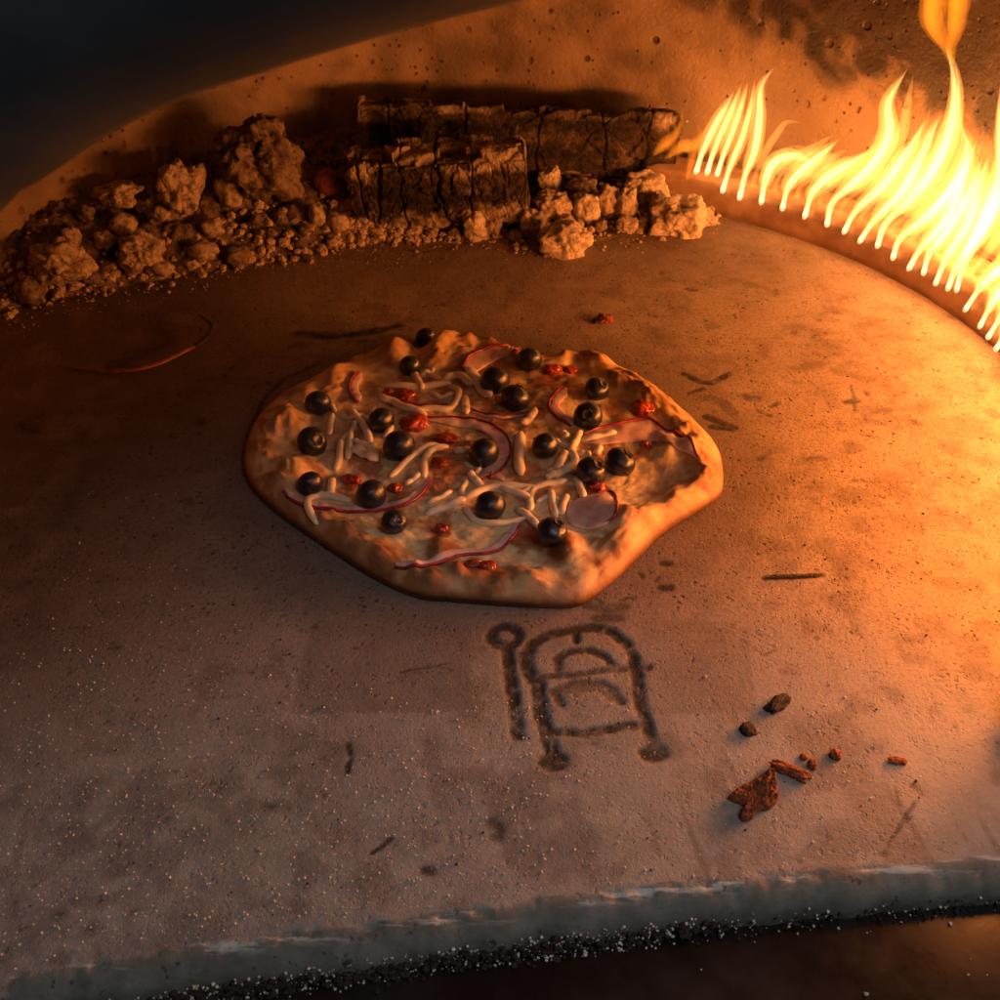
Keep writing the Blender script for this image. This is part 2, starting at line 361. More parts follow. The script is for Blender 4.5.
    # old baked-on soot at the back; side darkening is firelight falloff painted in
    back = sst(.74, .98, Y+.10*np.abs(X)*(X < 0)+.06*(nl-.5)); soot_dark = np.maximum(soot_dark, np.clip(back*.45*(.6+nl), 0, .6))
    side = sst(-.08, -.30, X+.10*(nl-.5))*sst(.27, .42, Y); soot_dark = np.maximum(soot_dark, np.clip(side*.78*(.5+nl), 0, .8))
    # darker oval around the pizza
    pr = np.hypot((X+.012)/.185, (Y-.57)/.17); soot_dark = np.maximum(soot_dark, sst(1.15, .9, pr+.25*(nl-.5))*.40)
    soot_dark = np.maximum(soot_dark, sst(.56, .70, nl)*.34)
    n5 = fbm(X*22, Y*26, 6.3, 5); n6 = fbm(X*130, Y*150, 2.7, 4)
    soot_dark = np.maximum(soot_dark, sst(.54, .68, n5)*sst(.40, .60, n6)*.36)
    burn = np.maximum(burn, sst(.70, .78, n6)*sst(.45, .6, n5)*.6)
    streak = fbm(X*120+Y*20, Y*14, 9.4, 4); soot_dark = np.maximum(soot_dark, sst(.60, .70, streak)*sst(.14, .03, V)*.45)
    ch = sst(.016, .006, V+.012*(nl-.5))
    flour = sst(.80, .45, Y+.1*(nl-.5))*(.25+.9*sst(.35, .65, fbm(X*25, Y*25, 4.4, 3)))*(1-.6*sst(.02, .2, X))
    grey = sst(.22, .0, V-.02+.16*(X-.05)+.08*(nl-.5))*.9  # cool ambient light at the front painted in as greyer stone
    Z = Z-groove
    Z = Z+(V > .004)*(fbm(X*45, Y*45, 2.2, 4)-.5)*.0011
    Z = Z-(burn*.0003)
    lip = sst(.0016, .0002, V+.006*(fbm(X*70, Y*200, 5.5, 4)-.5)+.003*(n-.5))*(.75+.25*sst(.002,-.006,V))
    chip = sst(-.0050, -.0020, V)*.95+.03
    me = grid_mesh('baking_floor', np.stack([X, Y, Z], -1))
    for nm, a in dict(burn=np.clip(burn, 0, .95), soot_dark=np.clip(soot_dark, 0, .9), flour=np.clip(flour, 0, 1), grey=np.clip(grey, 0, 1), lip=lip, chip=chip).items(): attr(me, nm, a)
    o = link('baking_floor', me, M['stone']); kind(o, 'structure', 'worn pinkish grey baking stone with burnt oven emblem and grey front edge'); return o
floor = build_floor()
# ------------------------------------------------------------------ oven
oven = empty('pizza_oven', (CX, CY, 0)); tag(oven, 'dome pizza oven with tan sooty inner wall and dark blue mouth arch', 'pizza oven')
OI = Vector((CX, CY, 0))
LX = Vector((.991, .135, 0)); LN = Vector((.135, -.991, 0))            # along the mouth, and outwards from it
MC = Vector((.053, .290, 0))
def build_dome():
    na, nz = 420, 150; hz = .42
    th = np.linspace(0, np.pi/2, nz)
    e = .62
    rr = RW*np.cos(th)**e; zz = hz*np.sin(th)**e
    zz[0] = -.01
    az = np.linspace(0, 2*np.pi, na, endpoint=False)
    A, R = np.meshgrid(az, rr); _, Zg = np.meshgrid(az, zz)
    d = (fbm(np.cos(A)*9+20, np.sin(A)*9+20, Zg*22, 4)-.5)*.010
    R2 = np.maximum(0, R+d*np.minimum(1, R/.1))
    X = R2*np.cos(A); Y = R2*np.sin(A)
    P = np.stack([X, Y, Zg], -1)
    me = grid_mesh('dome_wall', P, True)
    nl = fbm(A*9, Zg*20, .5, 4)
    soot_dark = np.clip(sst(.135, .205, Zg+.07*(nl-.5)+.05*np.sin(A*3.0+.3))*.95, 0, 1)
    # black smoke mark above the burner, streaks behind the log
    zb = np.interp(A, [.4, .85, 1.15, 1.35, 1.6], [.098, .108, .160, .180, .25]); n3 = fbm(A*30, Zg*70, .8, 4)
    soot_dark = np.maximum(soot_dark, sst(-.012, .016, Zg-zb-.010+.022*(nl-.5)+.03*(n3-.5))*(A < 1.7)*(.55+.45*sst(.35, .5, n3)))
    n4 = fbm(A*16, Zg*36, 2.2, 5); soot_dark = np.maximum(soot_dark, sst(.42, .66, n4)*sst(1.0, 1.35, A)*.55)
    A2 = np.where(A > np.pi, A-2*np.pi, A)
    soot_dark = np.maximum(soot_dark, sst(.34, .12, A2)*sst(-2.6, -2.2, A2)*sst(.03, .07, Zg)*.95)  # dark coat added on the unseen wall to cut its bounce light
    soot_dark = soot_dark*(1-.85*np.exp(-((A2+.86)/.22)**2)*sst(.10, .15, Zg)*sst(.34, .26, Zg))  # coat thinned out of view so the shelf mirrors a lit wall
    attr(me, 'soot_dark', soot_dark)
    bm = bmesh.new(); bm.from_mesh(me)
    dead = [f for f in bm.faces if all(((v.co+OI-MC).dot(LN) > -.012) for v in f.verts)]
    bmesh.ops.delete(bm, geom=dead, context='FACES'); bm.to_mesh(me); bm.free()
    return link('dome_wall', me, M['dome'], oven)
build_dome()
def build_mouth():
    def on_plane(px, py):
        d = ray(px, py); t = (MC-CAM).dot(LN)/d.dot(LN); p = CAM+d*t-MC; return (p.dot(LX), p.z)
    seen = [on_plane(*p) for p in [(0, 210), (50, 171), (100, 137), (150, 109), (200, 88), (250, 72), (300, 56), (350, 41), (400, 27), (450, 14), (500, 2)]]
    s0, z0 = seen[0]; s1, z1 = seen[-1]
    pts = [(-.302, -.04), (-.300, .05), (-.290, .13), (-.262, .21), (-.226, z0-.045)]+seen
    pts += [(s1+.07, z1+.012), (s1+.14, z1+.004), (s1+.20, z1-.04), (s1+.252, z1-.13), (s1+.275, z1-.23), (s1+.282, -.04)]
    C = catmull([Vector((p[0], p[1], 0)) for p in pts], 150)
    prof = [(.05, .12), (.022, .03), (.012, .008), (.005, .001), (-.004, 0), (-.012, .003), (-.02, .010), (-.027, .022), (-.031, .045), (-.034, .09), (-.036, .30)]
    rows = []
    for d, o in prof:
        row = []
        for i, c in enumerate(C):
            t = (C[min(i+1, len(C)-1)]-C[max(i-1, 0)]).normalized(); n = Vector((-t.y, t.x, 0))
            q = c+n*o
            row.append(MC+LX*q.x+Vector((0, 0, max(q.y, -.04)))-LN*d-OI)
        rows.append([tuple(v) for v in row])
    me = grid_mesh('mouth_arch', np.array(rows)); return link('mouth_arch', me, M['hood'], oven)
build_mouth()
def build_burner():
    az = np.radians(np.linspace(-50, 69, 160))
    prof = [(0, -.004), (0, .006), (.0, .022), (.002, .028), (.006, .032), (.012, .034), (.030, .034), (.033, .036), (.036, .034), (.040, .030), (.042, .02), (.042, -.004)]
    P = np.array([[((RB+r)*math.cos(a), (RB+r)*math.sin(a), z) for a in az] for r, z in prof])
    me = grid_mesh('gas_burner', P)
    bm = bmesh.new(); bm.from_mesh(me); bm.normal_update()
    be = [e for e in bm.edges if e.is_boundary]; bmesh.ops.holes_fill(bm, edges=be); bm.to_mesh(me); bm.free()
    return link('gas_burner', me, M['steel'], oven)
burner = build_burner()
def build_shelf():
    xs = np.linspace(-.6, .6, 60); ys = np.array([-.34, -.33, -.2, -.1, -.05, -.02, .0, .03])
    P = np.array([[(x, lipy(x)-.0122+y, -.016-(.02 if y < -.335 else 0)) for x in xs] for y in ys])-np.array(OI)
    return link('front_shelf', grid_mesh('front_shelf', P), M['shelf'], oven)
build_shelf()
# ------------------------------------------------------------------ ash heap and coals
FRONT = [(-40, 318), (0, 312), (50, 300), (100, 291), (150, 282), (220, 271), (300, 259), (350, 248), (420, 240), (480, 243), (540, 248), (600, 240), (660, 232), (705, 224), (730, 220)]
fa = []
for p in FRONT:
    q = flat(*p); fa.append((math.atan2(q.y-CY, q.x-CX), math.hypot(q.x-CX, q.y-CY)))
fa.sort(); FA = np.array(fa)
def heap_z(x, y):
    a = np.arctan2(y-CY, x-CX); r = np.hypot(x-CX, y-CY)
    r0 = np.interp(a, FA[:, 0], FA[:, 1])
    d = r-r0
    z = np.minimum(.62*d, .048+.25*(d-.08)); z = np.minimum(z, .046)
    fade = sst(FA[0, 0], FA[0, 0]+.08, a)*sst(FA[-1, 0], FA[-1, 0]-.03, a)
    steep = 1-.72*sst(1.93, 1.70, a)                  # lower under the logs
    return z*fade*steep-.002*(d < 0)
def heap_hit(px, py):
    d = ray(px, py); t = .3
    while t < 2:
        p = CAM+d*t
        if math.hypot(p.x-CX, p.y-CY) > RW-.01 and p.y > .6: return p
        if p.z <= max(0.0, float(heap_z(np.float64(p.x), np.float64(p.y)))): return p
        t += .0015
    return CAM+d*t
def build_heap():
    a = np.linspace(FA[0, 0], FA[-1, 0], 420); f = np.linspace(0, 1, 90)
    A, Fr = np.meshgrid(a, f); r0 = np.interp(A, FA[:, 0], FA[:, 1])-.006*fbm(A*60, Fr, 0, 3)
    R = r0+(RW+.01-r0)*Fr; X = CX+R*np.cos(A); Y = CY+R*np.sin(A)
    Z = heap_z(X, Y); m = sst(-.001, .02, Z)
    Z = Z+m*((fbm(X*70, Y*70, .2, 4)-.5)*.022+(fbm(X*260, Y*260, .7, 3)-.5)*.009)
    me = grid_mesh('ash', np.stack([X, Y, Z], -1)); attr(me, 'crack', np.zeros(X.size))
    kind(link('ash', me, M['bed']), 'stuff', 'bed of brown grey ash banked against the dome wall', 'ash')
build_heap()
_ico = {}
def ico(sub):
    if sub not in _ico:
        bm = bmesh.new(); bmesh.ops.create_icosphere(bm, subdivisions=sub, radius=1); _ico[sub] = ([v.co.copy() for v in bm.verts], [tuple(v.index for v in f.verts) for f in bm.faces]); bm.free()
    return _ico[sub]
def lump_mesh(name, rx, ry, rz, seed, blocky=.3, rough=.3, crack=.5, sub=4, cs=2.0):
    vs, fs = ico(sub); out = []; cr = []
    off = Vector((seed*3.7, seed*1.9, seed*5.3))
    for v in vs:
        m = max(abs(v.x), abs(v.y), abs(v.z)); q = v.lerp(v/m*.86, blocky)
        k = 1+rough*noise.noise(v*1.4+off)+rough*.55*noise.noise(v*3.1+off)+rough*.20*noise.noise(v*7+off)+rough*.09*noise.noise(v*15+off)
        d, _ = noise.voronoi(v*cs+off); g = d[1]-d[0]; c = max(0, 1-g/.10)
        k -= crack*.13*c
        if crack: k += crack*.05*noise.cell(v*cs*.8+off)
        out.append(Vector((q.x*rx, q.y*ry, q.z*rz))*k); cr.append(min(1, c*crack*1.4))
    me = mesh(name, out, fs); attr(me, 'crack', cr); return me
def lump(name, px, py, rx, ry, mat, label, seed, blocky=.3, rough=.32, crack=.5, group=None, cat=None, rot=None, sub=4, p=None, cs=2.0, depth=1.0):
    if p is None: p = heap_hit(px, py+ry*.55)
    s = scale_at(p)*1.16; a, b = rx*s, ry*s
    ctr = CAM+ray(px, py)*(((p-CAM).dot(FW)-.35*min(a, b))/ray(px, py).dot(FW))
    me = lump_mesh(name, a, .5*(a+b)*depth, b, seed, blocky, rough, crack, sub, cs)
    o = link(name, me, M[mat], loc=ctr); o.rotation_euler = rot or (random.uniform(-.2, .2), random.uniform(-.25, .25), random.uniform(-.5, .5))
    tag(o, label, cat or 'charcoal', group); return o
G1 = 'ash lumps in the dim heap'; G2 = 'pale coals beside the burner'
L1 = [  # px, py, rx, ry, material, label
 (260,160,33,34,'dull','largest crumbling lump at the top of the ash heap, deep cracks'),
 (231,190,12,14,'ash','slanted flake of ash leaning on the largest crumbling lump'),
 (180,192,17,25,'ash','tall upright ash lump beside the largest crumbling lump'),
 (117,195,20,11,'ash','ribbed oval ash lump perched highest on the outer slope of the heap'),
 (122,226,12,10,'ash','smooth round ash ball below the ribbed oval lump'),
 (60,262,23,18,'ash','big weathered lump near the outer end of the ash heap'),
 (140,251,18,15,'ash','knobbly ash lump at the front of the heap above a dark hollow'),
 (161,213,7,7,'ash','small round ash ball at the foot of the tall upright lump'),
 (86,214,8,7,'dull','small ash nugget under the outer end of the ribbed oval lump'),
 (104,240,9,8,'ash','small pale ash lump just below the smooth round ball'),
 (72,238,8,11,'ash','narrow upright ash piece behind the big weathered lump'),
 (154,195,10,9,'dull','dark ash lump between ribbed oval lump and tall upright lump'),
 (145,209,8,9,'dull','ash nugget in the gap under the ribbed oval lump'),
 (30,292,13,12,'dull','crumbly ash clod at the outermost tip of the heap'),
 (160,268,12,6,'ash','low flat ash clod in front of the knobbly lump'),
 (58,294,5,4,'ash','tiny ash nugget in front of the big weathered lump'),
 (92,278,8,6,'dull','small dull clod between the big weathered lump and the knobbly lump'),
 (212,228,10,9,'ash','lumpy ash nugget beneath the tall upright lump'),
 (204,252,12,9,'ash','ash clod at the front edge of the heap below the flake'),
 (236,256,11,9,'dull','drooping dull clod at the front edge under the largest lump'),
 (317,215,7,12,'ash','upright knobbly nugget in front of the dark gap by the log'),
 (337,223,9,8,'ash','pair-shaped ash nugget at the end of the front log'),
 (334,242,7,6,'ash','rounded ash nugget lowest at the end of the front log'),
 (322,251,5,5,'ash','little bright nugget on the stone below the rounded nugget'),
 (284,242,5,4,'ash','tiny round nugget alone in the fine ash mid heap'),
 (271,234,5,4,'dull','tiny dull nugget up-slope of the lone round nugget'),
 (280,217,6,6,'dull','small nugget under the largest crumbling lump toward the log'),
 (305,229,6,5,'dull','small crumb of ash beside the upright knobbly nugget'),
 (351,246,4,3,'ash','pea-sized nugget at the log corner on the stone'),
 (192,265,6,5,'ash','small clod beside the low flat clod at the heap front'),
 (75,285,6,4,'ash','small flat nugget on the stone under the weathered lump'),
]
for i, (x, y, rx, ry, m, lab) in enumerate(L1):
    big = rx > 15
    lump('ash_lump', x, y, rx, ry, m, lab, i+1, .15, .45 if big else .38, .55, G1, 'ash lump', sub=5 if big else 3, cs=2.6 if i == 0 else 1.8)
lump('ember', 328, 182, 11, 11, 'ember', 'dull red glowing coal in the dark gap at the end of the front log', 77, .1, .15, .1, None, 'ember')
L2 = [
 (565,160,25,19,'dull',.5,'large grooved charcoal chunk leaning on the back log, ash topped'),
 (549,181,10,13,'pale',.5,'bright squarish coal standing in front of the grooved chunk'),
 (602,166,9,14,'pale',.3,'tall pale coal below the middle of the back log'),
 (616,174,7,11,'pale',.3,'narrow pale coal pressed against the tall pale coal'),
 (628,163,10,11,'ash',.5,'square ash-coated coal touching the bottom of the back log'),
 (583,187,12,8,'ash',.3,'flat coal wedged under the large grooved chunk'),
 (577,199,5,5,'pale',.2,'small round coal under the flat wedged coal'),
 (554,206,16,13,'ash',.3,'broad coal below the bright squarish one'),
 (533,225,10,14,'ash',.5,'angular coal at the end corner of the front log'),
 (564,242,22,16,'pale',.2,'frontmost big coal of the pale cluster, cracked like a loaf'),
 (587,210,12,13,'pale',.2,'rounded coal in the middle of the pale cluster'),
 (608,202,12,13,'ash',.2,'smooth rounded coal behind the cluster front'),
 (626,206,9,15,'ash',.3,'tall coal between smooth rounded coal and dark gap'),
 (627,225,10,7,'ash',.3,'low flat coal at the cluster front facing the pizza'),
 (646,187,18,13,'pale',.4,'big segmented coal with vertical cracks near the burner end'),
 (659,205,7,11,'ash',.3,'small coal hanging below the big segmented coal'),
 (643,223,7,6,'dull',.3,'small dull coal beside the blocky corner coal'),
 (670,176,11,9,'pale',.9,'tilted cube-shaped coal alone at the burner end'),
 (679,220,23,18,'pale',.7,'blocky corner coal on the stone closest to the burner'),
 (566,223,7,6,'ash',.3,'little coal squeezed above the loaf-like front coal'),
 (475,228,11,16,'pale',.3,'bright upright coal standing against the front log'),
 (493,226,8,12,'ash',.3,'dimmer coal next to the bright upright one'),
 (455,234,6,6,'dull',.3,'small dull nugget at the foot of the front log'),
 (515,236,7,5,'dull',.3,'flat dull scrap in the shadow before the angular coal'),
 (600,226,6,5,'dull',.3,'dark nugget under the rounded middle coal'),
 (705,219,11,7,'ash',.3,'low rubble of coal trailing toward the burner'),
]
for i, (x, y, rx, ry, m, bl, lab) in enumerate(L2):
    lump('coal', x, y, rx, ry, m, lab, 40+i, bl, .30, .40, G2, 'coal', sub=5 if rx > 15 else 4, cs=2.0, rot=(random.uniform(-.2, .2), random.uniform(-.25, .25)+(.5 if 'tilted' in lab else 0), random.uniform(-.3, .3)))
for i, (x, y, r, lab) in enumerate([(645, 168, 9, 'red glowing coal behind the big segmented coal'), (589, 178, 7, 'red glowing sliver between flat coal and tall pale coal'), (352, 205, 8, 'dark red ember at the broken end of the front log'), (352, 178, 7, 'dim red ember behind the broken end of the front log')]):
    lump('ember', x, y, r, r*.8, 'ember', lab, 90+i, .2, .25, .2, 'glowing embers', 'ember')
# loose rubble of ash, too fine to count
def build_rubble():
    vs, fs = [], []; bv, bf = ico(1)
    for k in range(2500):
        if k < 1500:
            x = random.uniform(0, 720); fy = np.interp(x, [p[0] for p in FRONT], [p[1] for p in FRONT])
            y = fy-abs(random.gauss(0, 34))+random.gauss(3, 5); rad = min(5.5, random.expovariate(1/1.5)+.6)
            if 345 < x < 535 and y < 205: continue
        elif k < 2100:
            x = random.uniform(345, 470); y = random.uniform(206, 243); rad = min(5, .8+random.expovariate(1/1.6))
        else:
            x = random.uniform(0, 720); fy = np.interp(x, [p[0] for p in FRONT], [p[1] for p in FRONT]); y = fy+abs(random.gauss(0, 12)); rad = random.uniform(.5, 1.2)
        p = heap_hit(x, y); s = scale_at(p)*rad; o = len(vs)
        j = Vector((random.random()*50, random.random()*50, 0))
        for v in bv: vs.append(p+Vector((v.x, v.y, v.z*.8))*s*(1+.5*noise.noise(v*1.3+j))+Vector((0, 0, s*.3)))
        fs += [tuple(i+o for i in f) for f in bf]
    me = mesh('ash_rubble', vs, fs); attr(me, 'crack', np.zeros(len(vs)))
    kind(link('ash_rubble', me, M['ash'], smooth=False), 'stuff', 'fine pale ash rubble scattered over heap and along log', 'ash')
build_rubble()
# ------------------------------------------------------------------ logs
def log_box(name, length, depth, height, seed, nx, cracks, ash_fn, jag=.004):
    na, nb = 420, 190; cap = [.0, .12, .3, .5, .7, .85, .95, 1]
    xs = np.concatenate([-length/2*np.ones(len(cap)), np.linspace(-length/2, length/2, na), length/2*np.ones(len(cap))])
    sc = np.concatenate([np.array(cap), np.ones(na), np.array(cap[::-1])])
    th = np.linspace(0, 2*np.pi, nb, endpoint=False); ct, st = np.cos(th), np.sin(th); e = .34
    td = np.linspace(0, 2*np.pi, 20001); yd = np.sign(np.cos(td))*np.abs(np.cos(td))**e*depth/2; zd = np.sign(np.sin(td))*np.abs(np.sin(td))**e*height/2
    ln = np.concatenate([[0], np.cumsum(np.hypot(np.diff(yd), np.diff(zd)))]); want = np.linspace(0, ln[-1], nb, endpoint=False)
    cy = np.interp(want, ln, yd); cz = np.interp(want, ln, zd); ct = np.sign(cy)*(np.abs(cy)*2/depth)**5; st = np.sign(cz)*(np.abs(cz)*2/height)**5; nrm = np.hypot(ct, st)+1e-9; ct = ct/nrm; st = st/nrm
    # end edges rounded
    ed = np.minimum(np.abs(xs+length/2), np.abs(length/2-xs)); rnd = 1-.10*np.clip(1-ed/.008, 0, 1)**2
    X = np.broadcast_to(xs[:, None], (len(xs), nb)).copy(); Y = (sc*rnd)[:, None]*cy[None, :]; Z = (sc*rnd)[:, None]*cz[None, :]
    ny = ct[None, :]*np.ones_like(X); nz = st[None, :]*np.ones_like(X); nxx = np.zeros_like(X); m = len(cap)
    nxx[:m] = -1; nxx[-m:] = 1; ny[:m] = 0; ny[-m:] = 0; nz[:m] = 0; nz[-m:] = 0
    wob = (fbm(Y*70+seed, Z*70, X*70+3, 3)-.5)*.014
    k = np.zeros_like(X)
    for cx, tilt, wd in cracks: k = np.maximum(k, np.clip(1-np.abs(X-cx*length-tilt*Z-wob)/wd, 0, 1))
    k2 = np.zeros(X.size); off = Vector((seed, seed*2, seed*3))
    P = np.stack([X*46, Y*60, Z*52], -1)+((fbm(X*60, Y*60, Z*60+seed, 3)-.5)*1.2)[..., None]
    cell = np.zeros(X.size)
    for i, p in enumerate(P.reshape(-1, 3)):
        v = Vector(p)+off; d, q = noise.voronoi(v); k2[i] = max(0, 1-(d[1]-d[0])/.10); cell[i] = noise.cell(q[0]*7.3)
    k2 = k2.reshape(X.shape); cell = cell.reshape(X.shape)
    kk = np.maximum(k, k2*.38)
    big = fbm(X*14+seed, Y*30, Z*30+seed, 3)-.5; med = fbm(X*70+seed, Y*110, Z*70+9, 4)-.5; fin = fbm(X*240, Y*300+seed, Z*300, 3)-.5
    jf = .45 if jag < .003 else 1.0; D = jf*(.007*big+.005*med)+.0030*fin+(cell-.5)*.0022-jag*kk
    X2 = X+nxx*D; Y2 = Y+ny*D; Z2 = Z+nz*D+(nz > .3)*jf*(.006*(fbm(X*55+seed, Y*55, 2.2, 3)-.5)+.004*(cell-.5))
    me = grid_mesh(name, np.stack([X2, Y2, Z2], -1), True)
    attr(me, 'crack', np.clip(kk*kk*1.1, 0, 1)); attr(me, 'ash', np.clip(ash_fn(X/length, Z/height, nz, big, med, fin, cell), 0, 1)); return me
pB0 = flat(357, 92, .0)
def place_log(name, label, xl, xr, ytop, ybot, ztop_dist, depth, tiltpx, me_args, cat='log', yaw=0):
    yd = ztop_dist
    at = lambda px, py: CAM+ray(px, py)*(yd/ray(px, py).y)
    a, b2 = at(xl, (ytop+ybot)/2), at(xr, (ytop+ybot)/2+tiltpx)
    L = (b2-a).length; hgt = (at(xl, ytop)-at(xl, ybot)).length
    me = log_box(name, L, depth, hgt, *me_args)
    o = link(name, me, M['log']); d = (b2-a).normalized()
    o.location = (a+b2)/2+Vector((0, depth/2, 0)); o.rotation_euler = (0, -math.asin(d.z), yaw)
    tag(o, label, cat); return o
def ash_back(x, z, nz, big, med, fin, cell):
    return np.maximum(sst(.12, .30, big+med*.8)*.45, sst(-.44, -.49, x+.04*med)*.5)+sst(.38, .48, z+.25*med)*.15
def ash_front(x, z, nz, big, med, fin, cell):
    top = sst(.16, .34, z+.45*med+.35*big+.10*(cell-.5)); low = sst(-.20, -.40, z+.45*med+.2*fin)*.75
    return np.maximum(np.maximum(top*(.65+.35*cell), low), sst(.16, .30, med+.4*big)*.4)
place_log('back_log', 'long charred log lying level against the back wall, bark cracked in squares', 356, 678, 101, 168, 1.005, .022, 17,
          (3.1, 6, [(-.41, 0, .0022), (-.17, .1, .0016), (.06, 0, .0018), (.27, -.1, .002), (.40, .1, .0028)], ash_back, .0022))
place_log('front_log', 'short blocky charred log with white ash top in front of back log', 349, 528, 162, 238, .915, .05, -10,
          (8.3, 6, [(-.33, .12, .0022), (-.20, 0, .0016), (.02, -.15, .0026), (-.43, 0, .002), (.18, 0, .0014)], ash_front, .0035))
# ------------------------------------------------------------------ pizza
OUT = [(243,462),(246,440),(255,415),(270,396),(290,381),(318,365),(350,351),(378,340),(398,334),(412,343),(428,341),(445,334),(470,332),(490,336),(512,343),(545,347),(572,348),(588,343),(606,351),(632,363),(656,382),(681,402),(702,424),(715,441),(722,460),(722,490),(707,505),(690,516),(660,536),(630,566),(602,590),(579,604),(540,605),(500,603),(450,599),(420,596),(385,582),(350,561),(318,540),(290,521),(265,501),(249,482)]
PC = flat(485, 468, .012)
def outline():
    P = []
    for x, y in OUT:
        back = max(0, min(1, (470-y)/110)); q = flat(x, y, .004+.011*back); P.append(Vector((q.x-PC.x, q.y-PC.y, 0)))
    P.append(P[0]); C = catmull(P, 361)[:-1]; return np.array([(v.x, v.y) for v in C])
OL = outline()
BUMPS = [(566,548,22,.010),(615,520,26,.009),(650,515,18,.004),(705,470,16,.003),(690,430,16,.001),(655,375,16,.004),(600,355,14,.006),(396,352,16,.011),(440,346,18,.010),(497,340,14,.008),(465,350,20,.006),
 (290,418,16,.008),(298,470,20,.010),(255,460,14,.004),(275,500,16,.004),(335,548,20,.005),(372,558,18,.006),(402,520,20,.001),(440,545,14,.006),(430,583,14,.005),(475,590,14,.004),(530,582,16,.003),(680,500,18,.002),
 (668,450,12,.005),(690,447,10,.005),(640,395,14,.003),(560,352,12,.004),(335,372,18,.005),(310,395,14,.003),(535,400,14,.002),(560,595,14,.003)]
BROWN = [(560,552,14,.9),(598,562,4,.9),(617,552,5,.8),(567,580,10,.5),(440,552,16,.7),(430,583,18,.6),(382,562,18,.7),(345,548,16,.55),(330,535,12,.4),(498,580,9,.7),(513,577,5,.6),(478,585,10,.5),(512,572,10,.5),
 (290,420,14,.45),(300,465,16,.4),(396,350,14,.5),(497,342,14,.6),(588,350,14,.6),(470,358,22,.4),(660,385,20,.45),(668,395,10,.5),(720,465,10,.6),(718,488,10,.5),(700,510,16,.4),(625,572,14,.5),(580,600,14,.7),
 (540,604,14,.7),(480,601,20,.7),(410,590,18,.6),(540,375,12,.5),(555,380,8,.5),(505,405,12,.4),(535,400,12,.45),(556,425,9,.5),(395,505,9,.5),(660,355,9,.3),(350,415,10,.3),(330,425,10,.3)]
SAUCE = [(352,480,9,.9),(345,486,8,.7),(392,394,9,.8),(408,396,9,.8),(440,437,16,.85),(445,465,12,.8),(455,470,9,.6),(552,372,10,.8),(498,368,14,.6),(480,362,12,.5),(596,488,12,.8),(525,533,14,.8),(540,540,10,.7),(470,565,14,.7),(490,568,12,.7),
 (440,530,10,.8),(445,520,8,.6),(525,470,10,.6),(533,463,8,.6),(590,445,14,.6),(605,442,12,.5),(646,448,6,.7),(642,412,11,.6),(395,490,10,.7),(405,480,8,.6),(350,475,10,.5),(430,405,12,.4),(400,430,10,.7),(565,470,8,.4),(520,455,8,.4),(620,405,8,.3)]
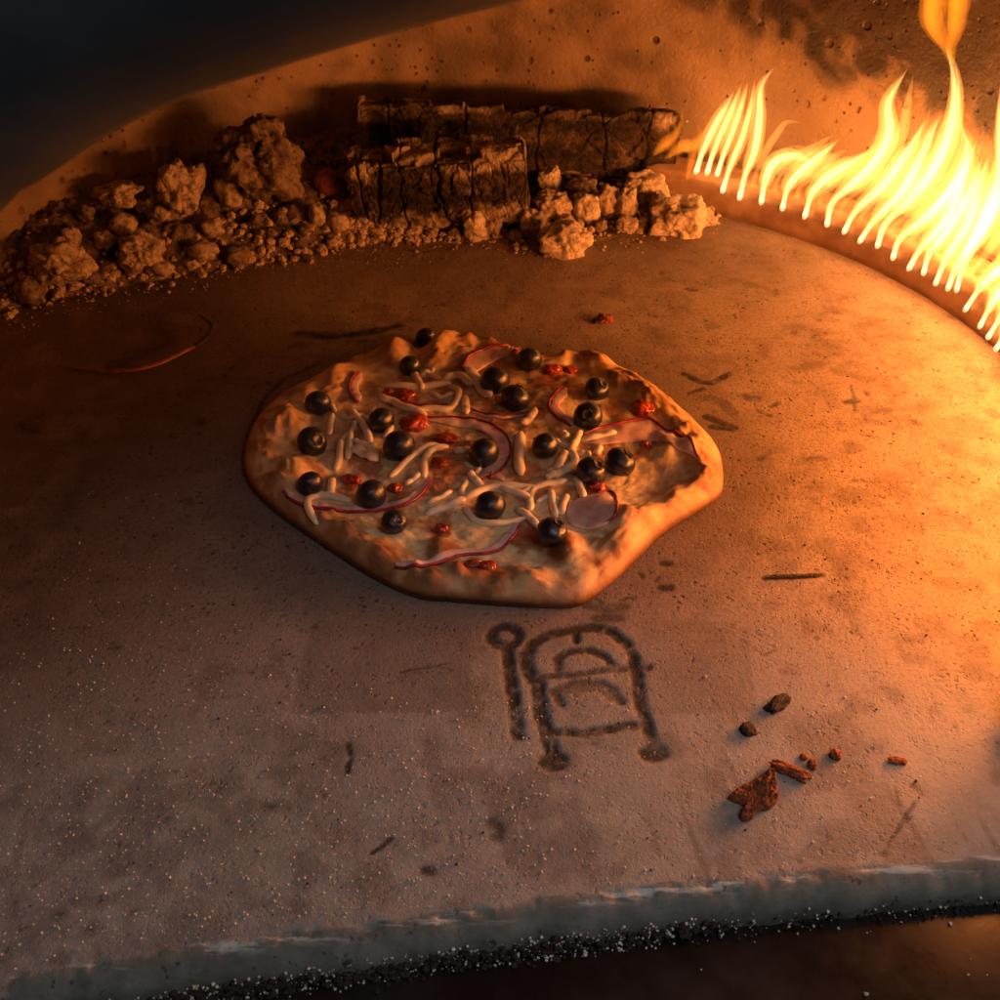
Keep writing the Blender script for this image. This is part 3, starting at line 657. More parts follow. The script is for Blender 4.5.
def build_pizza():
    nr, na = 190, 360
    ts = np.concatenate([np.linspace(0, 1, nr-8)**.8, np.ones(8)])
    T = ts[:, None]*np.ones((1, na)); U = OL[:, 0][None, :]; V = OL[:, 1][None, :]
    ang = np.linspace(0, 2*np.pi, na, endpoint=False)[None, :]+0*T
    edge = fbm(np.cos(ang)*3+9, np.sin(ang)*3+9, .3, 4)
    rimh = .0066+.007*(edge-.42)
    t0 = .84+.06*(fbm(np.cos(ang)*4+3, np.sin(ang)*4+3, .9, 3)-.5)
    Z = .0092+.0*T
    rim = np.exp(-((T-t0-.07)/.075)**2)*(rimh-.004)
    Z = Z+rim
    q = np.clip((T-.915)/.085, 0, 1); Z = Z*(.25+.75*np.sqrt(np.clip(1-q**2.4, 0, 1)))
    k = np.zeros(nr); k[nr-8:] = np.linspace(0, 1, 8)
    X = PC.x+U*T; Y = PC.y+V*T
    # underside skirt
    sh = 1-.05*k[:, None]; X = PC.x+(X-PC.x)*sh; Y = PC.y+(Y-PC.y)*sh; Z = np.where(k[:, None] > 0, .0012+0*Z, Z+.0012)
    top = 1-q**2; inner = sst(1.0, .8, T)
    nn = fbm(X*55, Y*55, .4, 4); nf = fbm(X*160, Y*160, .9, 4)
    nb = fbm(X*85, Y*85, 3.3, 3)
    Z = Z+top*((nn-.5)*.0055+(nf-.5)*.0022+np.maximum(0, nb-.55)*.020*sst(.72, .86, T))*(k[:, None] == 0)
    def blob(px, py, r):
        z = .014; c = flat(px, py, z); s = scale_at(c)*r; return np.exp(-(((X-c.x)/s)**2+((Y-c.y)/(s*1.45))**2)*1.2)
    for px, py, r, h in BUMPS: Z = Z+blob(px, py, r)*h*1.05*top*(k[:, None] == 0)
    cheese = sst(.92, .78, T+.22*(nn-.5)+.1*(nf-.5)); sauce = np.zeros(X.shape); br = np.zeros(X.shape); ch = np.zeros(X.shape)
    for px, py, r, s in SAUCE: sauce = np.maximum(sauce, sst(.30, .62, blob(px, py, r*1.25)+.9*(nf-.5))*s)
    sauce = np.maximum(sauce, sst(.53, .64, fbm(X*75, Y*75, 8.8, 4))*sst(.85, .7, T)*.7)
    for px, py, r, s in BROWN: br = np.maximum(br, np.clip(blob(px, py, r*1.15)*1.6+.9*(nf-.5), 0, 1)*min(1, s*1.25))
    br = np.maximum(br, sst(.965, 1.0, T)*.75); br = np.maximum(br, sst(.52, .64, nb)*sst(.72, .85, T)*.6); br = np.maximum(br, sst(.58, .72, nf)*.45*sst(.6, .9, T)); br = np.maximum(br, sst(.62, .72, fbm(X*90, Y*90, 6.6, 4))*.5)
    for px, py, r, s in [(558,556,9,.75),(598,562,3,.8),(617,552,3.5,.7),(345,550,9,.4),(588,345,8,.35)]: ch = np.maximum(ch, np.clip(blob(px, py, r)+.6*(nf-.5), 0, 1)*s)
    ch = np.maximum(ch, sst(.985, 1.0, T)*.5*sst(.4, .6, edge))
    me = grid_mesh('pizza', np.stack([X, Y, Z], -1)[::-1].copy(), True)
    for nm, a in dict(cheese=cheese, sauce=sauce, brown=br, char=ch).items(): attr(me, nm, np.clip(a, 0, 1)[::-1])
    o = link('pizza', me, M['pizza']); tag(o, 'irregular flat pizza with puffy browned crust lying on the baking stone', 'pizza'); return o
pizza = build_pizza()
bvh = BVHTree.FromPolygons([v.co.copy() for v in pizza.data.vertices], [tuple(p.vertices) for p in pizza.data.polygons])
def on_pizza(px, py):
    d = ray(px, py).normalized(); h = bvh.ray_cast(CAM, d)
    return h[0] if h[0] is not None else flat(px, py, .010)
def top_z(x, y):
    h = bvh.ray_cast(Vector((x, y, .2)), Vector((0, 0, -1))); return h[0].z if h[0] is not None else 0.0
# blueberries
def berry_mesh(seed):
    vs, fs = ico(4); off = Vector((seed*2.1, seed, 3)); out = []
    for v in vs:
        a = math.acos(max(-1, min(1, v.z))); k = 1+.03*noise.noise(v*1.5+off)+.022*noise.noise(v*4+off)+.008*noise.noise(v*11+off)
        dip = .16*math.exp(-(a/.30)**2); q = Vector((v.x*1.02, v.y*1.02, v.z*.93))*k; q.z -= dip; out.append(q)
    return mesh('blueberry', out, fs)
def calyx_mesh(seed):
    r2 = random.Random(seed); vs, fs = [], []; n = 40
    for i in range(n):
        a = 2*math.pi*i/n; spike = abs(math.cos(2.5*a+seed))**1.6*r2.uniform(.6, 1)
        ra = .27+.03*r2.random(); rb = .31+.15*spike+.03*r2.random(); hz = .895+.05*spike
        for r, z in ((ra-.05, .80), (ra, .90), (rb, hz), (rb, hz-.03), (ra, .84)): vs.append((r*math.cos(a), r*math.sin(a), z))
    for i in range(n):
        for j in range(4): fs.append((i*5+j, ((i+1) % n)*5+j, ((i+1) % n)*5+j+1, i*5+j+1))
    return mesh('calyx', vs, fs)
BM = [berry_mesh(i) for i in range(3)]; CMs = [calyx_mesh(i) for i in range(3)]
BER = [
 (426,338,10.5,(.5,.3,.8),'blueberry perched on the far crust rim beside a pointed crust peak'),
 (410,366,10.5,(-.3,.5,.6),'blueberry just in front of the pointed crust peak, behind two short shreds'),
 (318,403,12.5,(.2,.5,.5),'blueberry sitting beside the dim crust, farthest from the flames toward the back'),
 (312,442,15,(.6,-.5,.6),'squat blueberry on the dim side with a shrivelled top'),
 (310,484,13,(.6,.0,.7),'blueberry on the dim crust beside the hooked cheese shred'),
 (381,421,13,(.7,-.2,.6),'blueberry half buried under a small bright shred tip'),
 (399,446,16,(.5,.0,.7),'large blueberry ahead of the red tomato lump, shreds crossing its front'),
 (371,495,15.5,(.6,-.2,.8),'large blueberry resting on the long purple onion arc'),
 (394,522,13,(.4,-.6,.7),'blueberry with open crown just below the long purple onion arc'),
 (495,381,14.5,(.6,.1,.8),'shiny blueberry behind another, under the wide pink onion at the back'),
 (515,398,14.5,(.5,.6,.6),'blueberry touching the front of the shiny one'),
 (529,360,12.5,(.6,.5,.7),'lone blueberry close to the middle of the far rim'),
 (484,453,15,(.6,-.1,.7),'blueberry ringed by the big purple onion slice'),
 (545,446,13.5,(.8,-.2,.4),'blueberry between a thick vertical shred and the tangled shreds'),
 (597,389,12.5,(.5,-.2,.7),'blueberry with gleaming star crown on the firelit side, back of a touching pair'),
 (588,416,14,(-.1,-.7,.6),'blueberry in front of the star-crowned one, its dimple facing us'),
 (620,462,15.5,(.6,.1,.7),'glossiest blueberry, closest to the flames, flecked with cheese'),
 (591,471,14.5,(.5,-.2,.8),'blueberry touching the glossiest one on its shaded side'),
 (490,506,15.5,(.8,.0,.3),'tall blueberry cradled by the long curved shred at the front'),
 (552,532,15.5,(.5,.1,.9),'blueberry lowest on the pizza, next to the scorched crust blister'),
]
for i, (x, y, r, ax, lab) in enumerate(BER):
    h = on_pizza(x, y+r*.5); s = scale_at(h); R = r*s*1.02
    d = ray(x, y); t = (h-CAM).dot(FW)/d.dot(FW); c = CAM+d*t
    tz = top_z(c.x, c.y); c = CAM+d*((tz+R*.62-H)/d.z)
    o = link('blueberry', BM[i % 3] if i < 3 else BM[i % 3].copy(), M['berry']) if i < 3 else bpy.data.objects.new('blueberry', BM[i % 3])
    if i >= 3: COL.objects.link(o)
    o.location = c; o.scale = (R, R*random.uniform(.93, 1.04), R*random.uniform(.88, 1.02)); o.rotation_mode = 'QUATERNION'; o.rotation_quaternion = Vector(ax if i in (8, 10, 14, 15, 16, 19, 3, 17) else (ax[1]-.6, .9, ax[2]*.35-.1)).to_track_quat('Z', 'Y')
    if i < 3: k = link('calyx', CMs[i], M['calyx'], o)
    else: k = bpy.data.objects.new('calyx', CMs[i % 3]); COL.objects.link(k); k.parent = o
    tag(o, lab, 'blueberry', 'blueberries on the pizza')
# cheese shreds
ZO = {'A': (240, 320), 'B': (360, 320), 'C': (480, 320), 'D': (580, 340), 'E': (240, 450), 'F': (380, 450), 'G': (500, 450)}
def zp(z, pts): ox, oy = ZO[z]; return [(ox+x/6.25, oy+y/6.25) for x, y in pts]
SH = [
 ('A',[(690,570),(760,650),(800,720),(815,765)],4.2,'curved shred arching down beside the half-buried blueberry'),
 ('A',[(575,540),(590,570),(600,580)],3,'short shred tip against the dim back blueberry'),
 ('A',[(580,600),(565,660),(560,725)],3.5,'short straight shred between the two dim-side blueberries'),
 ('A',[(630,760),(622,860),(600,945)],4.2,'bright upright shred pointing at the dim-side front blueberry'),
 ('A',[(695,690),(688,780),(675,870)],4,'upright shred just inside the bright upright one'),
 ('A',[(700,815),(780,850),(850,880)],7,'broad melted flat shred behind the large front blueberry'),
 ('A',[(835,575),(835,610),(800,635),(755,610)],4.2,'small hooked shred with bright tip at the half-buried blueberry'),
 ('A',[(950,675),(930,705),(905,740)],3.6,'small bright shred tip lying across the large blueberry'),
 ('B',[(330,325),(355,380),(390,440)],4.6,'stubby slanted shred in front of the peak-side blueberry'),
 ('B',[(385,350),(430,332),(465,318)],3.6,'stubby shred crossing the slanted one, pointing to the rim'),
 ('B',[(130,412),(220,420),(330,425),(450,422),(560,402)],4.4,'long pale shred lying level behind the red tomato bits'),
 ('B',[(130,470),(150,515),(200,510),(270,555),(350,575),(410,600)],4.6,'wavy shred running over the red tomato lump'),
 ('B',[(350,570),(450,560),(560,572),(605,520),(622,440),(560,425)],4.2,'long looped shred with upturned hook at mid back'),
 ('B',[(525,385),(590,355),(650,375),(695,415)],5,'thick arched shred behind the looped one'),
 ('B',[(680,330),(720,380),(760,440),(805,500)],7,'broad flat shred sloping beside the shiny blueberry'),
 ('B',[(655,490),(665,595)],4.6,'short upright shred inside the looped one, by the thin purple onion'),
 ('B',[(190,985),(270,915),(340,850),(410,800),(490,790)],4.4,'long shred sweeping up from the large onion-side blueberry'),
 ('B',[(545,795),(450,820),(405,880),(400,985)],4.4,'shred bent like an elbow beside the sweeping one'),
 ('B',[(590,830),(700,820)],4.5,'pale shred lying up against the ringed blueberry'),
 ('F',[(560,150),(590,190),(640,240)],4.6,'bright stub inside the lower edge of the big onion ring'),
 ('F',[(622,120),(605,150)],3.2,'tiny shred stub next to the bright one in the onion ring'),
 ('C',[(345,570),(305,630),(262,655)],4.6,'short slanted shred between onion strip and crowned pair'),
 ('C',[(252,720),(248,800),(238,900),(255,975)],6,'thick vertical shred beside the big onion ring'),
 ('C',[(512,710),(545,745)],4.4,'stub shred behind the tangle at the pizza middle'),
 ('C',[(628,705),(595,770),(560,835)],4.6,'straight bright shred topping the tangle'),
 ('C',[(560,830),(595,870),(570,930),(440,985)],4.8,'curled shred at the heart of the tangle'),
 ('C',[(535,840),(500,900),(470,950)],5,'pale shred tucked beneath the curled one'),
 ('C',[(752,800),(725,845)],4,'small shred between the tangle and the glossiest blueberry'),
 ('C',[(600,840),(690,850)],4,'short level shred behind the touching front pair of berries'),
 ('C',[(640,760),(740,740),(850,715)],4.5,'long straight shred along the pink onion on the firelit side'),
 ('F',[(290,405),(380,378),(450,350),(530,312)],5,'straight shred reaching from mid pizza to the cradled blueberry'),
 ('F',[(520,312),(600,280),(680,242),(800,232),(930,248),(1000,232)],4.6,'long shred passing behind the cradled blueberry'),
 ('F',[(525,370),(580,440),(650,467),(760,467),(905,435)],4,'long curved shred in front of the cradled blueberry'),
 ('F',[(545,200),(510,260),(525,330)],3.6,'thin bowed shred leading down from the onion ring'),
 ('F',[(760,245),(860,280),(930,310),(940,385)],4.6,'bent shred shading the cradled blueberry'),
 ('F',[(860,380),(935,430),(985,495)],4.8,'shred slanting toward the lowest blueberry'),
 ('E',[(480,465),(430,390),(420,325),(475,292),(570,300),(690,322)],4.6,'hooked shred like a cane over the dim front crust'),
 ('F',[(160,225),(210,190),(250,150)],3.6,'short shred in the crook of the elbow-bent one'),
 ('E',[(580,195),(565,280)],4.6,'short upright shred by the onion arc and tomato smear'),
 ('G',[(145,265),(250,230),(410,200)],4,'tapered shred lying over the fan of front shreds'),
 ('G',[(290,180),(375,145)],5,'stubby shred just above the tapered one'),
 ('G',[(470,185),(500,245),(520,305)],4.6,'shred slipping down beside the wide pale onion wedge'),
 ('G',[(315,260),(330,340),(350,420)],4.4,'upright shred ending at the lowest blueberry'),
 ('G',[(420,290),(395,350),(385,405)],4.2,'short shred against the wide pale onion wedge'),
 ('A',[(720,640),(700,700),(640,745)],3,'thin shred bridging the bright upright shred and the curved one'),
 ('A',[(630,605),(700,615),(765,595)],3,'thin level shred just below the small hooked one'),
 ('A',[(715,755),(770,785),(845,790)],3.2,'thin shred above the broad melted flat one'),
 ('B',[(410,340),(500,372),(570,350)],3,'thin shred joining the stubby pair and the thick arched one'),
 ('B',[(430,455),(510,490),(585,465)],3,'thin shred lying in the bend of the long looped one'),
 ('F',[(300,335),(380,300),(450,262)],3,'thin shred on the slope above the straight mid pizza one'),
 ('C',[(465,755),(520,790),(590,800)],3,'thin shred crossing the straight bright one of the tangle'),
 ('C',[(420,955),(500,930),(620,955)],3.2,'thin shred beneath the curled one at the tangle heart'),
 ('G',[(235,330),(290,298),(370,315)],3,'thin shred crossing the upright one above the lowest blueberry'),
 ('G',[(395,95),(335,140),(300,195)],3,'thin shred linking the tangle and the stubby front shred'),
 ('G',[(235,215),(200,270),(180,370)],4.2,'drooping shred between cradled and lowest blueberries'),
]
UPV = Vector((0, 0, 1))
for i, (z, pts, r, lab) in enumerate(SH):
    px = zp(z, pts); r *= .92
    P = []
    for x, y in px:
        h = on_pizza(x, y); P.append(h)
    P = catmull(P, 22); s = scale_at(P[0])
    Q = []
    for k, p in enumerate(P):
        tz = top_z(p.x, p.y); zz = max(tz, p.z)+r*s*(.50+.25*math.sin(k*.6+i)); Q.append(Vector((p.x, p.y, zz)))
    for _ in range(6): Q = [Q[0]]+[(Q[k-1]+Q[k]*2+Q[k+1])/4 for k in range(1, len(Q)-1)]+[Q[-1]]
    rad = []
    for k in range(len(Q)):
        e = min(k, len(Q)-1-k); rad.append(r*s*(.55+.45*min(1, e/1.6))*(1+.06*noise.noise(Vector((k*.4, i, 0)))))
    t0 = (Q[1]-Q[0]).normalized()*(r*s*.35); Q = [Q[0]-t0]+Q+[Q[-1]+(Q[-1]-Q[-2]).normalized()*(r*s*.35)]; rad = [rad[0]*.5]+rad+[rad[-1]*.5]
    o = link('cheese_shred', tube('cheese_shred', Q, rad, UPV, .85 if r < 6 else .5, 10), M['cheese']); tag(o, lab, 'cheese shred', 'shreds of cheese on the pizza')
# red onion slices
ON = [  # px polyline along the skin edge, width to the inside (px), side (+1: to the line's left hand), label
 (zp('A',[(745,335),(695,380),(682,440),(700,490),(735,525)]), 9, 1, 'small onion curl standing near the dim back crust'),
 (zp('B',[(420,620),(600,618),(760,640),(870,690),(935,765),(940,850),(895,930),(810,1000)])+zp('F',[(700,150),(635,195)]), 15, 1, 'big onion ring round a blueberry at the pizza middle'),
 (zp('B',[(250,525),(350,538),(450,545),(550,540)]), 4, -1, 'thin dark onion sliver behind the red tomato lump'),
 (zp('B',[(690,570),(800,600),(900,606),(1000,596)])+zp('C',[(330,585)]), 4, -1, 'thin dark onion sliver in front of the touching back blueberries'),
 (zp('B',[(700,225),(790,185),(900,168),(1000,160)])+zp('C',[(270,150)]), 15, 1, 'wide pink onion slice along the far crust'),
 (zp('C',[(520,430),(450,490),(428,545),(470,610),(570,672)]), 11, 1, 'onion arc bowed toward the thick shred on the firelit side'),
 (zp('D',[(100,565),(250,535),(430,500),(530,570),(620,610),(700,650),(740,745)]), 13, 1, 'long pink onion slice draped to the firelit crust'),
 (zp('E',[(270,265),(330,325),(450,368),(620,390),(750,395),(880,385)])+zp('F',[(150,355),(260,285),(325,180)]), 8, -1, 'long purple onion arc along the dim front'),
 (zp('F',[(95,740),(250,738),(400,705),(520,668),(680,655),(780,612),(840,545),(872,470)]), 8, -1, 'longest purple onion strip nearest the front crust'),
 (zp('G',[(440,325),(560,285),(680,268),(722,310),(720,400),(670,468)]), 22, 1, 'wide pale onion wedge by the scorched front crust'),
]
ON[7] = (ON[7][0], 11, 1, ON[7][3]); ON[8] = (ON[8][0], 11, 1, 'longest purple onion strip along the front crust')
def ribbon(name, P, N, w0, w1, th, lift):
    """flat band: from P+N*w0 to P+N*w1, thickness th"""
    rows = []
    for p, n, k in zip(P, N, range(len(P))):
        e = min(k, len(P)-1-k)/(len(P)-1); tp = min(1, .25+e*6)
        a = p+n*w0; b = p+n*(w0+(w1-w0)*tp); row = []
        for f in (0, .15, .5, .85, 1):
            q = a.lerp(b, f); row.append((q.x, q.y, max(top_z(q.x, q.y), p.z-.004)+lift+th*(.5+.5*math.sin(math.pi*f))))
        for f in (1, .5, 0):
            q = a.lerp(b, f); row.append((q.x, q.y, max(top_z(q.x, q.y), p.z-.004)+lift-th*.4))
        rows.append(row)
    me = outward(grid_mesh(name, np.array(rows), True))
    return me
def sheet(name, A, B, th, lift):
    A = catmull([on_pizza(*p) for p in A], 48); B = catmull([on_pizza(*p) for p in B], 48); rows = []
    for k, (a, b2) in enumerate(zip(A, B)):
        row = []
        for f, u in [(f, 1) for f in (0, .06, .15, .3, .5, .7, .85, .94, 1)]+[(f, -1) for f in (1, .7, .3, 0)]:
            q = a.lerp(b2, f); e = math.sin(math.pi*min(1, max(0, f)))**.5*math.sin(math.pi*min(1, max(0, k/47)))**.4
            row.append((q.x, q.y, max(top_z(q.x, q.y), q.z-.003)+lift+(th*(.3+1.2*e) if u > 0 else -th*.3)))
        rows.append(row)
    return outward(grid_mesh(name, np.array(rows), True)), A
SHEETS = {
 4: (zp('B',[(640,300),(700,225),(790,185),(900,168),(1000,160)])+zp('C',[(200,165)]), zp('B',[(655,310),(700,340),(760,310),(850,255),(930,225)])+zp('C',[(200,190)])),
 6: (zp('D',[(20,600),(130,560),(250,530),(430,500),(530,570),(620,610),(700,650),(745,745)]), zp('D',[(20,650),(130,655),(260,645),(400,640),(490,640),(580,665),(660,710),(730,750)])),
 9: (zp('G',[(430,345),(500,305),(600,280),(680,268),(722,305),(722,400),(668,468)]), zp('G',[(420,370),(415,420),(440,470),(500,495),(560,500),(610,490),(660,475)])),
}
for i, (px, wd, side, lab) in enumerate(ON):
    if i in SHEETS:
        me, A = sheet('onion_slice', *SHEETS[i], .0013, .0006); o = link('onion_slice', me, M['onion']); tag(o, lab, 'onion slice', 'red onion slices on the pizza')
        nn_ = []
        for k in range(len(A)):
            t = A[min(k+1, len(A)-1)]-A[max(k-1, 0)]; t.z = 0; t.normalize(); nn_.append(Vector((-t.y, t.x, 0)))
        A = A[14:] if i == 9 else A; nn_ = nn_[-len(A):]
        link('skin', ribbon('skin', A, nn_, -.0008, .0009, .0016, .0012), M['skin'], o); continue
    P = catmull([on_pizza(x, y) for x, y in px], 44)
    s = scale_at(P[0]); N = []
    for k in range(len(P)):
        t = P[min(k+1, len(P)-1)]-P[max(k-1, 0)]; t.z = 0; t.normalize(); N.append(Vector((-t.y, t.x, 0))*side)
    th = .0011
    # inside of a bend may not fold over: keep the width under the local radius
    cx = sum((p for p in P), Vector())/len(P)
    if i != 0 and False: pass
    if sum((cx-P[k]).dot(N[k]) for k in range(len(P))) < 0 and i not in (2, 3): N = [-n for n in N]
    o = link('onion_slice', ribbon('onion_slice', P, N, .0008, wd*s, th, .0009), M['onion']); tag(o, lab, 'onion slice', 'red onion slices on the pizza')
    link('skin', ribbon('skin', P, N, -.0006, .0010, th*1.2, .0012), M['skin'], o)
# tomato bits
TM = [(414,424,14,11,'largest red tomato lump beside a large blueberry'), (446,440,11,6,'flattened tomato piece inside the big onion ring'), (389,394,6,5,'small tomato bit under the long level shred'), (407,396,8,7,'round tomato bit next to the small one behind the wavy shred'),
 (642,409,11,9,'bright tomato lump on the firelit side near the crust'), (552,371,9,7,'tomato piece beside the lone far-rim blueberry'), (570,372,7,5,'tomato fleck on the rim side of that far-rim piece'), (352,481,10,6,'tomato smear between dim blueberry and front blueberry'),
 (441,531,9,5,'curled tomato skin above the front blistered dough'), (473,566,9,5,'tomato bit beneath the front onion strip'), (488,568,8,6,'second tomato bit beneath the front onion strip, toward the flames'), (646,446,5,4,'tiny tomato fleck toward the firelit crust'), (596,488,8,5,'tomato piece between two berries and the pale onion wedge'), (440,464,9,7,'wrinkled tomato piece under the elbow-bent shred'), (395,490,7,5,'tomato piece in the arc of the long purple onion')]
for i, (x, y, rx, ry, lab) in enumerate(TM):
    h = on_pizza(x, y); s = scale_at(h)
    me = lump_mesh('tomato_piece', rx*s, ry*s*1.2, max(.0028, ry*s*.6), 120+i, .1, .36, 0, 4)
    o = link('tomato_piece', me, M['tomato'], loc=h+Vector((0, 0, .0012))); o.rotation_euler = (0, 0, random.uniform(-.4, .4)); tag(o, lab, 'tomato piece', 'bits of red tomato on the pizza')
# ------------------------------------------------------------------ scraps on the stone
def scrap(name, x, y, L, W, Hh, ang, mat, lab, cat, seed, blocky=.35, rough=.36):
    p = flat(x, y); s = scale_at(p)
    o = link(name, lump_mesh(name, L*s, W*s, Hh*s, seed, blocky, rough, .3, 4), M[mat], loc=p+Vector((0, 0, Hh*s*.6))); o.rotation_euler = (0, 0, math.radians(ang)); tag(o, lab, cat, 'burnt scraps on the stone'); return o
scrap('crumb', 789, 773, 20, 6.5, 6, -30, 'crumb', 'reddish brown stick-shaped crumb beside the crust flake', 'crumb', 201)
scrap('crumb', 778, 706, 16, 7, 6, 38, 'burnt', 'dark stubby crumb behind the others toward the pizza', 'crumb', 202)
scrap('crumb', 748, 731, 8, 8, 4, 20, 'burnt', 'small black crumb next to the dark stubby one', 'crumb', 203)
scrap('crumb', 835, 756, 5.5, 6, 5, 0, 'crumb', 'round red crumb off to the flame side of the flake', 'crumb', 204)
scrap('crumb', 812, 766, 4.5, 6, 4, 0, 'crumb', 'tiny red crumb at the tip of the stick-shaped crumb', 'crumb', 205)
scrap('crumb', 804, 758, 4, 4, 2.5, 0, 'crumb', 'faint flat crumb speck above the stick-shaped crumb', 'crumb', 206)
scrap('crumb', 897, 762, 9, 4, 3, -8, 'crumb', 'small lying crumb alone close to the flame side', 'crumb', 207)
scrap('crumb', 605, 321, 8, 7, 4, -10, 'crumb', 'brown crumb on the stone behind the pizza', 'crumb', 208)
scrap('crumb', 598, 322, 5, 5, 2.5, 0, 'burnt', 'black scrap touching the brown crumb behind the pizza', 'crumb', 209)
scrap('crumb', 795, 577, 28, 2.4, 1.6, 3, 'burnt', 'long thin charred sliver between pizza and flame side', 'charred sliver', 210)
def build_flake():
    O = [(727,800),(738,792),(752,784),(768,776),(774,779),(775,790),(777,803),(768,811),(757,813),(751,821),(742,822),(740,816),(748,809),(738,805)]
    c = flat(755, 800); C = catmull([flat(*p)-c for p in O]+[flat(*O[0])-c], 91)[:-1]; n = len(C)
    rows = []
    for t, z in [(1, .0006), (1.0, .002)]+[(x/24, .0034+.0012*math.sin(math.pi*x/24)) for x in range(23, 0, -1)]+[(.01, .0034)]:
        rows.append([(v.x*t, v.y*t, z+(.0016*noise.noise(Vector((v.x*t*260, v.y*t*260, 1)))+.0016*noise.noise(Vector((v.x*t*700, v.y*t*700, 1)))+.0010*noise.noise(Vector((v.x*t*1700, v.y*t*1700, 1))) if z > .001 else 0)+(.004*max(0, v.x*t/.014)*(z > .002))) for v in C])
    o = link('crust_flake', grid_mesh('crust_flake', np.array(rows), True), M['crumb'], loc=c); tag(o, 'triangular rust brown crust flake near the front of the stone', 'crust flake')
build_flake()
# fallen onion strip by the heap
P = catmull([flat(68, 367, .002), flat(110, 371, .003), flat(150, 366, .004), flat(186, 350, .004), flat(204, 340, .004), flat(212, 326, .006), flat(201, 316, .006)], 40)
s = scale_at(P[0]); rad = [s*(1.0+2.6*math.sin(math.pi*min(1, .08+k/39*.9))) for k in range(40)]
fo = link('onion_strip', tube('onion_strip', P[:27], rad[:27], UPV, .5, 8), M['dry_onion']); tag(fo, 'fallen curved onion strip with charred end alone on the dim stone', 'onion strip')
link('charred_end', tube('charred_end', P[26:], rad[26:], UPV, .6, 8), M['burnt'], fo)
# flour and crumb grains, uncountable
def build_grains():
    vs, fs = [], []; bv, bf = ico(1)
    def add(p, r):
        o = len(vs); j = Vector((random.random()*50, random.random()*50, 0))
        for v in bv: vs.append(p+Vector((v.x, v.y, v.z*.7))*r*(1+.6*noise.noise(v*1.2+j))+Vector((0, 0, r*.4)))
        fs.extend([tuple(i+o for i in f) for f in bf])
    for k in range(5200):                               # grains on the stone
        x = random.uniform(-.26, .20); y = lipy(x)+abs(random.gauss(0, .13))+.004
        if math.hypot(x-PC.x, (y-PC.y)*1.05) < .19: continue
        if x > .02 and random.random() < .75: continue
        add(Vector((x, y, .0002)), random.choice((.0002, .00025, .0003, .0003, .0004, .00055, .0007))*random.uniform(.6, 1))
    for k in range(2000):                               # grit under the lip
        x = random.uniform(-.24, .24); dens = 1-.9*sst(.0, .16, x)
        if random.random() > dens: continue
        q = random.gauss(.15, .45) if random.random() < .75 else random.gauss(-.6, .5); add(Vector((x, lipy(x)-.0122-.0004-.005*max(q, 0), -.0156+(.004*max(0, 1-q*1.4)*random.random() if q > 0 else min(.010, -q*.008)))), random.choice((.0003, .0003, .0004, .0005, .0006, .0008))*random.uniform(.6, 1.1))
    for k in range(60):
        x = random.uniform(-.12, .24); add(Vector((x, lipy(x)-.018-random.uniform(0, .10), -.0157)), random.choice((.0003, .0004, .0005, .0010)))
    kind(link('flour_crumbs', mesh('flour_crumbs', vs, fs), M['flour'], smooth=False), 'stuff', 'tiny pale flour and cornmeal crumbs on stone and shelf', 'crumbs')
    vs.clear(); fs.clear()
    for k in range(2600):
        x = random.uniform(-.24, .24)
        if random.random() < .75*sst(-.06, .12, x): continue
        q = abs(random.gauss(0, .4)); add(Vector((x, lipy(x)-.0122-.006*q, -.0156+.007*max(0, 1-q*1.3)*random.random())), random.choice((.0004, .0006, .0009, .0012, .0017))*random.uniform(.6, 1.1)*(1-.4*(x > .1)))
    for k in range(500):
        x = random.uniform(-.25, .3); y = lipy(x)+random.uniform(.004, .5)
        if math.hypot(x-PC.x, (y-PC.y)*1.05) < .18: continue
        add(Vector((x, y, 0)), random.choice((.0003, .0004, .0005, .0008))*random.uniform(.6, 1))
    kind(link('burnt_crumbs', mesh('burnt_crumbs', list(vs), list(fs)), M['burnt'], smooth=False), 'stuff', 'black burnt crumbs gathered along the front edge', 'crumbs')
build_grains()
